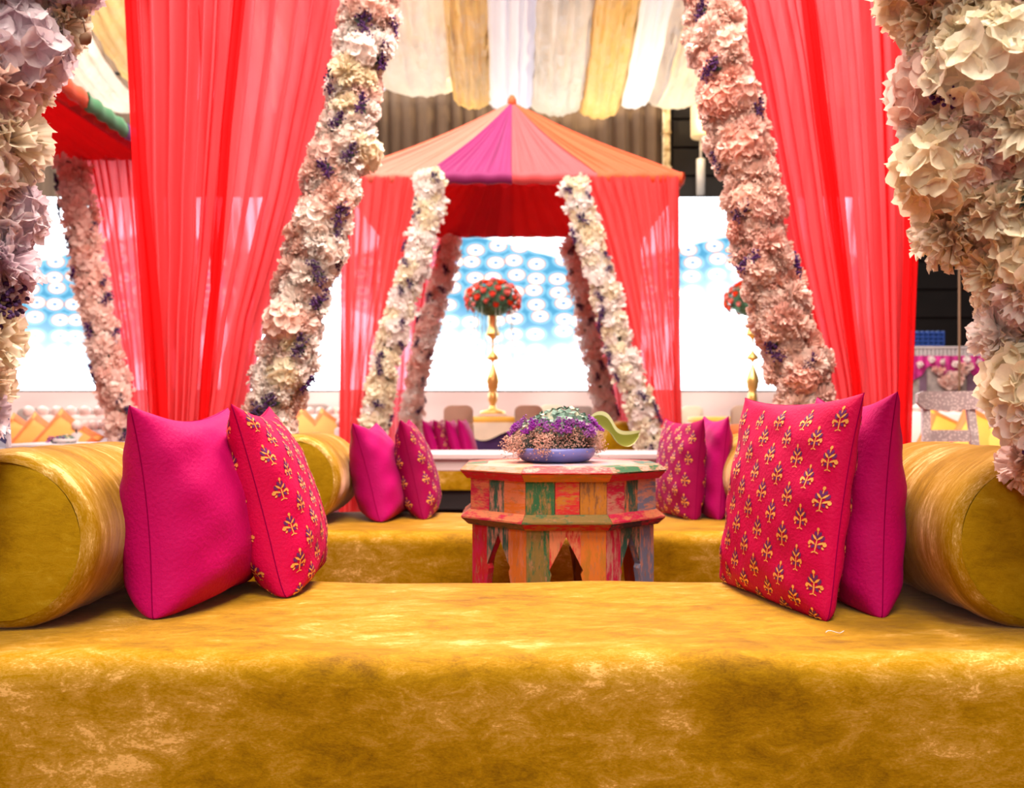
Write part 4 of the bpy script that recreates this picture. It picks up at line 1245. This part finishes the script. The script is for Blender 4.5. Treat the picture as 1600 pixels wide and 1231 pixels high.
# ------------------------------------------------------------------ flower bowl
BC = (X(868, 2.80), 2.80, ZTOP)
bw = empty('flower_bowl', BC, 'blue bowl of purple statice, dried gypsophila and green hydrangea', 'flowers')
MB().lathe([(0.085, 0.0), (0.105, 0.006), (0.121, 0.022), (0.124, 0.038), (0.119, 0.045), (0.110, 0.040), (0.06, 0.03), (0.01, 0.028)], n=40).build('bowl', BLUE_G, bw)
rg = random.Random(9)
mb = MB()
st_ = MB()
clumps = [(rg.uniform(0, 6.28), min(.15, .158 * math.sqrt(rg.uniform(.08, 1)))) for _ in range(75)]
for k in range(6500):
    ca_, cr2 = clumps[k % 75]
    a = ca_ + rg.gauss(0, .012) / max(.05, cr2)
    r = max(.02, cr2 + rg.gauss(0, .011))
    zz = .045 + rg.uniform(-.012, .085) * (1 - .55 * (r / .17) ** 2) + (.0 if r < .12 else -.01)
    if r > .13 and rg.random() < .12: zz -= rg.uniform(0, .04)
    c = (r * math.cos(a), r * math.sin(a) * .92, max(zz, .012 if r > .128 else .035))
    rr = rg.uniform(.0013, .0028)
    mb.add([(c[0] + rr, c[1], c[2]), (c[0] - rr, c[1], c[2]), (c[0], c[1] + rr, c[2]), (c[0], c[1] - rr, c[2]), (c[0], c[1], c[2] + rr), (c[0], c[1], c[2] - rr)],
           [(0, 2, 4), (2, 1, 4), (1, 3, 4), (3, 0, 4), (2, 0, 5), (1, 2, 5), (3, 1, 5), (0, 3, 5)])
    if k % 7 == 0:
        b0 = Vector((c[0] * .35, c[1] * .35, .045))
        st_.tube([b0, Vector(c)], .0006, 3)
gy = mb.build('gypsophila', GYPS, bw); gy['kind'] = 'stuff'
so = st_.build('gypsophila_stems', DARK_L, bw); so['kind'] = 'stuff'
MB().lathe([(0.09, 0.03), (0.10, 0.045), (0.08, 0.065), (0.02, 0.08)], n=24).build('moss', DARK_L, bw)
for (px, pz, dy) in ((-.125, .098, -.02), (-.105, .107, -.06), (-.065, .105, -.085), (-.035, .098, -.095), (0.0, .105, -.095), (.03, .095, -.1), (.055, .105, -.085), (.085, .098, -.075), (.105, .085, -.07), (.125, .095, -.03), (.11, .112, -.02), (-.085, .085, -.09), (.015, .085, -.11), (.095, .075, -.09), (-.12, .088, -.05)):
    q = Vector((px, dy, .12)).normalized().to_track_quat('Z', 'Y') @ Quaternion((0, 0, 1), rg.uniform(0, 6.28))
    link('statice_sprig', rg.choice(ST2), bw, (px, dy * .9, pz + .012), q, rg.uniform(.026, .034))
# green hydrangea head: teal and pale florets
def green_head(seed):
    r_ = random.Random(seed)
    mb = MB()
    for i in range(64):
        th = math.acos(1 - 1.05 * (i + .5) / 64); ph = i * 2.39996
        dr = Vector((math.sin(th) * math.cos(ph), math.sin(th) * math.sin(ph), math.cos(th)))
        u = dr.orthogonal().normalized(); u = Quaternion(dr, r_.uniform(0, 6.28)) @ u
        c = dr * r_.uniform(.8, 1.0)
        for q in range(4):
            du = Quaternion(dr, q * math.pi / 2) @ u; dv = dr.cross(du)
            L = r_.uniform(.16, .22)
            mb.add([c, c + du * L * .6 + dv * L * .5 + dr * .06, c + du * L + dr * .12, c + du * L * .6 - dv * L * .5 + dr * .06], [(0, 1, 2, 3)], 0 if r_.random() < .84 else 1)
    mb.ball((0, 0, 0), .78, 12, 6, 0)
    return make_mesh('hydrangea_head', mb.v, mb.f, [TEAL_P, PALE_P], mb.i)
link('hydrangea_head', green_head(3), bw, (0.018, 0.0, .098), None, (.098, .085, .072))
link('hydrangea_head', green_head(4), bw, (-.055, .02, .092), None, (.055, .055, .05))
# big curled leaf hanging over the right side
lf = MB()
cl = [(.085, .02, .105), (.12, .015, .125), (.155, .01, .118), (.172, .0, .095), (.182, -.01, .070), (.205, -.015, .058), (.235, -.012, .062), (.258, -.005, .082)]
wd = [.012, .036, .042, .036, .032, .036, .034, .006]
_t = np.linspace(0, len(cl) - 1, 29)
def _sm(v):
    q = np.interp(_t, range(len(v)), v)
    for _ in range(6): q[1:-1] = (q[:-2] + 2 * q[1:-1] + q[2:]) / 4
    return q
cl = list(zip(_sm([q[0] for q in cl]), _sm([q[1] for q in cl]), _sm([q[2] for q in cl])))
wd = _sm(wd) * .8
A = np.zeros((len(cl), 9, 3))
for i, (x, y, z) in enumerate(cl):
    for j in range(9):
        t = -1 + j / 4
        A[i, j] = (x + .008 * t * t, y + wd[i] * t * .35, z + wd[i] * t * .85 + .012 * t * t)
lf.grid(A[:, 1:8], 0); lf.grid(A[:, :2], 1); lf.grid(A[:, 7:], 1)
lo_ = lf.build('curled_leaf', [LEAF_Y, LEAF_W], bw)
MB().tube([(.05, .02, .06), (.07, .02, .09), (.09, .02, .105)], .003, 6).build('leaf_stem', LEAF_G, bw)

# ------------------------------------------------------------------ furniture further back
def low_table(x0, x1, y0, y1, h, label):
    c = ((x0 + x1) / 2, (y0 + y1) / 2, 0)
    r = empty('low_table', c, label, 'table', 'white low tables')
    w2, d2 = (x1 - x0) / 2, (y1 - y0) / 2
    MB().box(-w2, w2, -d2, d2, h - .045, h, 0, .008).build('table_top', WHITE_L, r, smooth=False)
    MB().box(-w2 + .03, w2 - .03, -d2 + .03, d2 - .03, h - .12, h - .045, 0, .004).build('apron', WHITE_L, r, smooth=False)
    for sx in (-1, 1):
        for sy in (-1, 1):
            MB().box(sx * (w2 - .07) - .03, sx * (w2 - .07) + .03, sy * (d2 - .07) - .03, sy * (d2 - .07) + .03, 0, h - .12, 0, .005).build('leg', WHITE_L, r, smooth=False)
    return r
low_table(X(560, 6.0), X(1100, 6.0), 5.95, 6.5, Z(708, 5.95), 'long white low table behind the second daybed')
low_table(X(12, 5.6), X(178, 5.6), 5.55, 6.05, Z(694, 5.55), 'white low table with orange cushions behind it at left')

def guest_chair(px, py_top, d, mat, label, rz=0.0, sash=None, wpx=None):
    ht = Z(py_top, d)
    wd_ = (wpx or 45) / F * d / 2
    r = empty('guest_chair', (X(px, d), d, 0), label, 'chair', 'covered guest chairs', rz)
    # back: rounded upright panel
    n_ = 18
    def outline(hw_, z0, z1, rr):
        pts_ = [(-hw_, z0)]
        for k in range(9):
            a = math.pi - k / 8 * H90
            pts_.append((-hw_ + rr + rr * math.cos(a), z1 - rr + rr * math.sin(a) * .8 + rr * .2))
        for k in range(9):
            a = H90 - k / 8 * H90
            pts_.append((hw_ - rr + rr * math.cos(a), z1 - rr + rr * math.sin(a) * .8 + rr * .2))
        pts_.append((hw_, z0))
        return pts_
    o0 = outline(wd_, .40, ht, .09); o1 = outline(wd_ - .012, .40, ht - .012, .09)
    m_ = len(o0)
    vs = [(x, .0, z) for x, z in o1] + [(x, .012, z) for x, z in o0] + [(x, .058, z) for x, z in o0] + [(x, .07, z) for x, z in o1]
    fs = [tuple(range(m_ - 1, -1, -1)), tuple(range(3 * m_, 4 * m_))]
    for q in range(3):
        fs += [(q * m_ + i, q * m_ + i + 1, (q + 1) * m_ + i + 1, (q + 1) * m_ + i) for i in range(m_ - 1)]
        fs.append((q * m_ + m_ - 1, q * m_, (q + 1) * m_, (q + 1) * m_ + m_ - 1))
    MB().add(vs, fs).build('back', mat, r)
    MB().box(-wd_, wd_, .02, .44, .36, .47, 0, .03).build('seat', mat, r)
    # cover falling to the floor
    A = np.zeros((4, 41, 3))
    for i, z in enumerate((.40, .28, .14, .01)):
        for j in range(41):
            q = j / 40 * 4
            s_, f_ = int(q) % 4, q - int(q)
            e = wd_ + .01 + .015 * (3 - 0) * i / 9 + .006 * math.sin(j * 1.57) * i / 3
            x, y = [(-e + 2 * e * f_, -0.01), (e, -.01 + .47 * f_), (e - 2 * e * f_, .46), (-e, .46 - .47 * f_)][s_]
            A[i, j] = (x, y + .005 * math.sin(j * 1.57) * i / 3, z)
    MB().grid(A).build('skirt', mat, r)
    if sash:
        MB().box(-wd_ - .008, wd_ + .008, -.012, .08, .62, .78, 0, .012).build('sash', sash, r)
    return r
guest_chair(716, 633, 10.65, BEIGE, 'beige covered chair behind the small magenta pillows', 0, BEIGE, 46)
guest_chair(826, 633, 10.7, BEIGE, 'beige covered chair right of the first gold vase', 0, None, 44)
guest_chair(862, 632, 13.0, CREAM_CL, 'cream covered chair behind the green hydrangea', 0, None, 36)
guest_chair(905, 634, 11.8, TAUPE, 'grey covered chair behind the curled leaf', 0, None, 46)
guest_chair(1165, 633, 9.6, BEIGE, 'beige covered chair with orange sash beside the large brocade pillow', 0, ORANGE_CL, 44)
guest_chair(1082, 634, 13.0, CREAM_CL, 'cream covered chair right of the middle tent', 0, None, 34)
guest_chair(494, 631, 10.6, TAUPE, 'taupe covered chair between the left garland and the middle tent', 0, None, 42)
guest_chair(531, 636, 11.6, CREAM_CL, 'cream covered chair at the left edge of the middle tent', 0, None, 34)
guest_chair(52, 636, 9.4, TAUPE, 'taupe covered chair behind the orange cushions at far left', 0, None, 54)
guest_chair(130, 637, 10.3, TAUPE, 'taupe covered chair seen sideways near the far left garland', 0.9, None, 38)
guest_chair(1428, 633, 8.8, CREAM_CL, 'cream covered chair behind the inlaid chair at right', 0, YELLOW, 44)

def guest_table(px, d, ztop, rad, label):
    r = empty('banquet_table', (X(px, d), d, 0), label, 'table', 'round banquet tables')
    MB().lathe([(rad - .03, ztop - .03), (rad, ztop - .02), (rad, ztop - .005), (rad - .01, ztop)], n=40).build('table_top', YELLOW, r)
    n_ = 72
    A = np.zeros((6, n_, 3)); B = np.zeros((4, n_, 3))
    for j in range(n_):
        a = 2 * math.pi * j / n_
        for i in range(6):
            t = i / 5
            rr = rad + .006 + (.03 * math.sin(j * 1.05) + .06) * t
            A[i, j] = (rr * math.cos(a), rr * math.sin(a), ztop - .02 - (ztop - .04) * t)
        for i in range(4):
            t = i / 3
            rr = rad + .022 + (.02 * math.sin(j * .7) + .04) * t
            B[i, j] = (rr * math.cos(a), rr * math.sin(a), ztop - .07 - .17 * t * (1 + .35 * math.sin(j * .52)))
    MB().grid(A, 0, True).build('violet_skirt', VIOLET_CL, r)
    MB().grid(B, 0, True).build('cream_overlay', CREAM_CL, r)
    MB().lathe([(rad + .012, ztop - .085), (rad + .02, ztop - .05), (rad + .012, ztop - .004), (rad - .05, ztop + .004)], n=40, cap=False).build('yellow_border', YELLOW, r)
    return r
GZ = 0.86
guest_table(775, 11.9, GZ, 0.62, 'round yellow topped table carrying the first gold vase')
guest_table(1150, 11.9, GZ, 0.62, 'round yellow topped table carrying the second gold vase at right')
guest_table(-5, 11.0, GZ - .03, 0.75, 'round yellow topped table at the far left edge')

rose_m = None
def rose_mesh():
    mb = MB()
    for k in range(3):
        R_ = 1.0 - .28 * k
        A = np.zeros((4, 12, 3))
        for i in range(4):
            for j in range(12):
                a = 2 * math.pi * j / 12 + k
                rr = R_ * (.35 + .65 * math.sin(min(1, (i + .3) / 3.0) * H90)) * (1 + .08 * math.sin(3 * a + k))
                A[i, j] = (rr * math.cos(a), rr * math.sin(a), -.5 + i * .32 + .12 * k)
        mb.grid(A, 0, True)
    mb.ball((0, 0, .2), .42, 8, 5)
    return make_mesh('rose', mb.v, mb.f, ROSE)
ROSE_M = rose_mesh()
def gold_vase(px, d, ztop, label, seed):
    r = empty('flower_vase', (X(px, d), d, ztop), label, 'vase', 'tall gold vases with rose domes')
    u = d / F
    def h(py): return Z(py, d) - ztop
    MB().box(-.19, .19, -.19, .19, 0.0, .03, 0, .008).build('glass_plinth', WHITE_L, r, smooth=False)
    prof = [(.17, .03), (.16, .07), (.05, .10), (.035, h(632)), (.06, h(626)), (.06, h(616)), (.04, h(612)), (.075, h(606)), (.075, h(600)), (.09, h(596)), (.075, h(588)), (.045, h(578)), (.018, h(570)), (.012, h(566)), (.03, h(563)),
            (.085, h(561)), (.07, h(556)), (.022, h(550)), (.012, h(545)), (.018, h(542)), (.012, h(538)), (.02, h(530)), (.05, h(526)), (.095, h(524)), (.08, h(520)), (.055, h(508)), (.06, h(495)), (.085, h(488))]
    MB().lathe(prof, n=20).build('stand', GOLD, r)
    rg_ = random.Random(seed)
    cz = h(470)
    mb = MB()
    for k in range(520):
        th_ = math.acos(rg_.uniform(-.45, 1)); a = rg_.uniform(0, 6.28)
        dr = Vector((math.sin(th_) * math.cos(a), math.sin(th_) * math.sin(a), math.cos(th_)))
        c = Vector((0, 0, cz)) + Vector((dr.x * .33, dr.y * .33, dr.z * .25)) * rg_.uniform(.8, 1.08)
        u_ = Quaternion(dr, rg_.uniform(0, 6.28)) @ dr.orthogonal().normalized()
        v_ = dr.cross(u_)
        L = rg_.uniform(.04, .075)
        mb.add([c, c + u_ * L * .5 + v_ * L * .3 + dr * .02, c + u_ * L + dr * .015, c + u_ * L * .5 - v_ * L * .3 + dr * .02], [(0, 1, 2, 3)])
    mb.ball((0, 0, cz), .28, 16, 8, 0, .75)
    fo = mb.build('foliage', FOL, r); fo['kind'] = 'stuff'
    for k in range(62):
        th_ = math.acos(max(-1, 1 - 1.42 * (k + .5) / 62)); a = k * 2.39996
        dr = Vector((math.sin(th_) * math.cos(a), math.sin(th_) * math.sin(a), math.cos(th_)))
        link('rose', ROSE_M, r, Vector((0, 0, cz)) + Vector((dr.x * .35, dr.y * .35, dr.z * .265)), dr.to_track_quat('Z', 'Y'), rg_.uniform(.034, .052))
    for k in range(9):
        a = rg_.uniform(0, 6.28); L = rg_.uniform(.3, .95)
        x, y = .26 * math.cos(a), .26 * math.sin(a)
        MB().tube([(x, y, cz - .1 - L * q / 8) for q in range(9)], [.007 if q % 2 else .0045 for q in range(9)], 5).build('crystal_strand', FROND, r)
    return r
gold_vase(770, 11.75, GZ + .004, 'tall gold vase with a dome of coral roses in the tent opening', 1)
gold_vase(1176, 11.75, GZ + .004, 'tall gold vase with coral roses half hidden by the right garland', 2)

# white beaded sofas with orange cushions
BEAD = make_mesh('bead', *(lambda b: (b.v, b.f))(MB().ball((0, 0, 0), 1, 10, 6)), PEARL)
def beaded_sofa(x0, x1, y, h, label, rz=0.0):
    c = ((x0 + x1) / 2, y, 0)
    r = empty('beaded_sofa', c, label, 'sofa', 'white sofas with beaded backs', rz)
    w2 = (x1 - x0) / 2
    MB().box(-w2, w2, -.35, .35, .12, .42, 0, .04).build('seat', WHITE_L, r)
    MB().box(-w2, w2, .26, .38, .38, h, 0, .03).build('back', SKIRT, r)
    for s in (-1, 1):
        MB().box(s * w2 - .05, s * w2 + .05, -.35, .36, .12, h - .12, 0, .03).build('arm', WHITE_L, r)
        for q in range(5):
            link('bead', BEAD, r, (s * w2, -.3 + q * .13, h - .085), None, .042)
        for sy in (-1, 1):
            MB().lathe([(.025, 0), (.035, .06), (.04, .14)], (s * (w2 - .08), sy * .28, 0), 10).build('leg', WHITE_L, r)
    nb_ = int(2 * w2 / .105)
    for q in range(nb_ + 1):
        link('bead', BEAD, r, (-w2 + 2 * w2 * q / nb_, .32, h + .03), None, .047)
    return r
beaded_sofa(X(0, 7.1), X(140, 7.1), 7.2, Z(648, 7.5), 'white beaded sofa with orange cushions at far left')
beaded_sofa(X(440, 8.6), X(528, 8.6), 9.0, Z(647, 9.3), 'white beaded sofa between left garland and middle tent')
beaded_sofa(X(1395, 7.2), X(1640, 7.2), 7.35, Z(643, 7.6), 'white beaded sofa behind the inlaid chair at right')

def cushion(px, py_c, d, s, roll, yaw, mat, border, label, rest, lean=-.35, motif=None):
    return pillow('cushion', (X(px, d), d), yaw, lean, s, .15, mat, label, 'orange cushions on the white sofas', int(px), roll=roll, rest=rest, n=16, seam=border or mat, border=border, motif=motif, belly=.0)
cushion(30, 670, 7.0, .20, .5, .1, AMBER_CL, ORANGE_CL, 'leftmost amber cushion with orange border at far left', .42)
cushion(60, 670, 6.95, .20, .55, .1, AMBER_CL, ORANGE_CL, 'middle of the three amber cushions at far left', .42)
cushion(100, 670, 6.9, .21, .6, .1, AMBER_CL, ORANGE_CL, 'rightmost of the three amber cushions beside the green posy', .42)
cushion(472, 665, 8.8, .22, .7, -.1, AMBER_CL, ORANGE_CL, 'amber cushion beside the left garland foot', .42)
cushion(512, 665, 8.8, .22, .55, .1, AMBER_CL, ORANGE_CL, 'amber cushion at the left edge of the middle tent', .42)
cushion(1478, 675, 7.2, .22, .5, .0, SAFFRON, ORANGE_CL, 'saffron cushion framed by the inlaid chair back', .42)
cushion(1532, 675, 7.1, .23, .5, -.3, SAFFRON, ORANGE_CL, 'saffron cushion just right of the inlaid chair', .42)
cushion(1578, 670, 7.0, .23, .45, -.5, SAFFRON, ORANGE_CL, 'tilted orange and saffron cushion under the cream flowers', .42)

# green posy on the white table at left
ps = empty('flower_posy', P(100, 694, 5.75), 'small green and lilac flower posy on the white table', 'flowers')
ps.location.z = Z(694, 5.55)
link('hydrangea_head', bpy.data.meshes['hydrangea_head'], ps, (0, 0, .005), None, (.075, .07, .05))
for k in range(4):
    link('statice_sprig', ST2[k % 2], ps, (-.07 + .03 * k, -.05, .02), Euler((.9, 0, k)), .03)
MB().lathe([(.06, 0), (.075, .015), (.07, .03)], n=18).build('dish', WHITE_L, ps)

# silver mosaic post at the far left edge
mo_m, mnt, mpn = new_mat('silver_mosaic')
mtc = N(mnt, 'ShaderNodeTexCoord'); mvo = N(mnt, 'ShaderNodeTexVoronoi'); mvo.inputs['Scale'].default_value = 32
mnt.links.new(mtc.outputs['Object'], mvo.inputs['Vector'])
mcr = N(mnt, 'ShaderNodeValToRGB'); mcr.color_ramp.elements[0].color = (0.08, 0.08, 0.2, 1); mcr.color_ramp.elements[1].color = (0.8, 0.85, 1.0, 1)
mcr.color_ramp.elements[0].position = .2; mcr.color_ramp.elements[1].position = .8
msp = N(mnt, 'ShaderNodeSeparateColor'); mnt.links.new(mvo.outputs['Color'], msp.inputs[0]); mnt.links.new(msp.outputs[0], mcr.inputs['Fac'])
mnt.links.new(mcr.outputs['Color'], mpn.inputs['Base Color']); mpn.inputs['Metallic'].default_value = .6; mpn.inputs['Roughness'].default_value = .25
mp_ = MB().tube([P(0, 590, 3.2), P(5, 680, 3.2), P(9, 790, 3.2), (X(12, 3.2), 3.2, 0.0)], [.022, .026, .028, .03], 8)
tag(mp_.build('mosaic_post', mo_m, smooth=False, origin=(X(12, 3.2), 3.2, 0)), 'slim silver mosaic post at the left picture edge', 'post')

# inlaid chair at right
IN, inn, ip = new_mat('bone_inlay')
itc = N(inn, 'ShaderNodeTexCoord'); ivo = N(inn, 'ShaderNodeTexVoronoi'); ivo.inputs['Scale'].default_value = 75
inn.links.new(itc.outputs['Object'], ivo.inputs['Vector'])
icr = N(inn, 'ShaderNodeValToRGB'); icr.color_ramp.elements[0].color = (0.78, 0.68, 0.66, 1); icr.color_ramp.elements[1].color = (0.48, 0.39, 0.40, 1)
icr.color_ramp.elements[0].position = .25; icr.color_ramp.elements[1].position = .55
inn.links.new(ivo.outputs['Distance'], icr.inputs['Fac']); inn.links.new(icr.outputs['Color'], ip.inputs['Base Color']); ip.inputs['Roughness'].default_value = .4
d = 4.6
ch = empty('inlaid_chair', (X(1484, d), d, 0), 'white bone inlay chair with curved top rail at right', 'chair', None, -.15)
u = d / F
def rail(pts3, w_, t_, name):
    n_ = len(pts3)
    A = np.zeros((n_, 4, 3))
    for i, (x, y, z, hh_) in enumerate(pts3):
        A[i] = [(x, y - t_ / 2, z), (x, y - t_ / 2, z + hh_), (x, y + t_ / 2, z + hh_), (x, y + t_ / 2, z)]
    mb = MB().grid(A, 0, True)
    mb.f.append((3, 2, 1, 0)); mb.i.append(0)
    e = (n_ - 1) * 4
    mb.f.append((e, e + 1, e + 2, e + 3)); mb.i.append(0)
    return mb.build(name, IN, ch, smooth=False)
zt_, zb_ = Z(611, d), Z(641, d)
tp = []
for k in range(17):
    t = -1 + k / 8
    ends = max(0, abs(t) - .78) / .22
    tp.append((t * 52 * u, .05 - .08 * t * t, zb_ + .012 * t * t + .03 * ends, (zt_ - zb_) * (1 - .12 * t * t) - .045 * ends))
rail(tp, 0, .045, 'top_rail')
for s in (-1, 1):
    MB().tube([(s * 33 * u, .03, zb_ + .01), (s * 35 * u, .0, Z(680, d)), (s * 38 * u, -.03, .45), (s * 39 * u, .02, .2), (s * 41 * u, .08, 0)], [.026, .026, .03, .028, .022], 4).build('back_post', IN, ch, smooth=False)
rail([(-34 * u, .01, Z(690, d), 18 * u), (0, .03, Z(690, d), 18 * u), (34 * u, .01, Z(690, d), 18 * u)], 0, .03, 'cross_rail')
MB().box(-42 * u, 42 * u, -.02, .42, .40, .45, 0, .012).build('seat', IN, ch, smooth=False)
for s in (-1, 1):
    MB().box(s * 38 * u - .022, s * 38 * u + .022, .36, .41, 0, .40, 0, .005).build('front_leg', IN, ch, smooth=False)

# patchwork panel, picket rail and blue crate in the dark corner at right
d = 9.6
FB = plain('grey_beige_panel', (0.40, 0.34, 0.32), 0.8, var=0.3, scale=14)
MG_CL = plain('magenta_cloth', (0.52, 0.02, 0.22), 0.7, var=0.35, scale=10)
MAUVE = plain('mauve_panel', (0.20, 0.11, 0.17), 0.8, var=0.2, scale=10)
pn = empty('patchwork_screen', (X(1480, d), d, 0), 'patchwork panel of grey, mauve and magenta cloth in the dark corner', 'panel')
x0_, x1_ = X(1395, d) - X(1480, d), X(1560, d) - X(1480, d)
MB().box(x0_, x1_, 0, .06, 0, Z(556, d), 0, .01).build('board', FB, pn, smooth=False)
for (pa, pb) in ((1436, 1447), (1510, 1530)):
    MB().box(X(pa, d) - X(1480, d), X(pb, d) - X(1480, d), -.02, .0, .02, Z(578, d), 0, .004).build('mauve_strip', MAUVE, pn, smooth=False)
n_ = 60
A = np.zeros((8, n_, 3))
for i in range(8):
    for j in range(n_):
        t = j / (n_ - 1)
        dep = .10 + .16 * abs(math.sin(t * math.pi * 3))
        A[i, j] = (x0_ + (x1_ - x0_) * t, -.035 - .012 * math.sin(j * 1.3), Z(556, d) - dep * i / 7)
MB().grid(A).build('magenta_swag', MG_CL, pn)
rg = random.Random(77)
for k in range(44):
    t = rg.uniform(0, 1); s_ = rg.uniform(-1, 1)
    px = 1482 + s_ * (30 - 22 * t); py = 572 + 34 * t
    link('bloom', rg.choice(FL['small_pink'] + FL['small_blush']), pn, (X(px, d) - X(1480, d), -.07, Z(py, d)), Euler((H90, 0, rg.uniform(0, 6))), rg.uniform(.03, .05))
for k in range(10):
    link('bloom', rg.choice(FL['small_white']), pn, (x0_ + (x1_ - x0_) * k / 9, -.08, Z(562 + 4 * (k % 3), d)), Euler((H90, 0, k)), .04)
dr_ = 10.2
fc = empty('picket_rail', (X(1470, dr_), dr_, 0), 'low white picket rail above the patchwork panel', 'rail')
zt_ = Z(541, dr_)
xw = X(1545, dr_) - X(1470, dr_)
MB().box(-xw, xw, -.02, .02, zt_ - .03, zt_, 0, .004).build('top_rail', WHITE_L, fc, smooth=False)
MB().box(-xw, xw, -.02, .02, zt_ - .13, zt_ - .11, 0, .004).build('lower_rail', WHITE_L, fc, smooth=False)
pk = make_mesh('picket', *(lambda b: (b.v, b.f))(MB().box(-.016, .016, -.012, .012, 0, zt_ - .02)), WHITE_L, smooth=False)
for k in range(25):
    link('picket', pk, fc, (-xw + 2 * xw * k / 24, 0.034 if False else 0.0, 0), None)
dc = 10.6
bx_ = empty('plastic_crate', (X(1442, dc), dc, Z(541, dc) - .02), 'blue plastic crate above the picket rail in the dark corner', 'crate')
cw, chh = 24 * dc / F, Z(516, dc) - Z(541, dc)
for q in range(4):
    MB().box(-cw, cw, -.14, .14, q * chh / 4 + .004, (q + 1) * chh / 4 - .008, 0, .008).build('slat', BLUE_P, bx_, smooth=False)
for q in range(7):
    MB().box(-cw + 2 * cw * q / 6 - .006, -cw + 2 * cw * q / 6 + .006, -.148, .148, 0, chh, 0, .002).build('rib', BLUE_P, bx_, smooth=False)
cs_ = MB().box(X(1442, dc) - .5, X(1442, dc) + .5, dc - .2, dc + .2, 0, Z(541, dc) - .02, 0, .01)
tag(cs_.build('flight_case', DARKWALL, smooth=False, origin=(X(1442, dc), dc, 0)), 'dark equipment case under the blue crate', 'case')
pp = MB().tube([(X(1499, 9.0), 9.0, 0), (X(1499, 9.0), 9.0, Z(410, 9.0))], .011, 8)
tag(pp.build('metal_pole', STEM, origin=(X(1499, 9.0), 9.0, 0)), 'thin beige metal pole in the dark gap beside the cream flowers', 'pole')
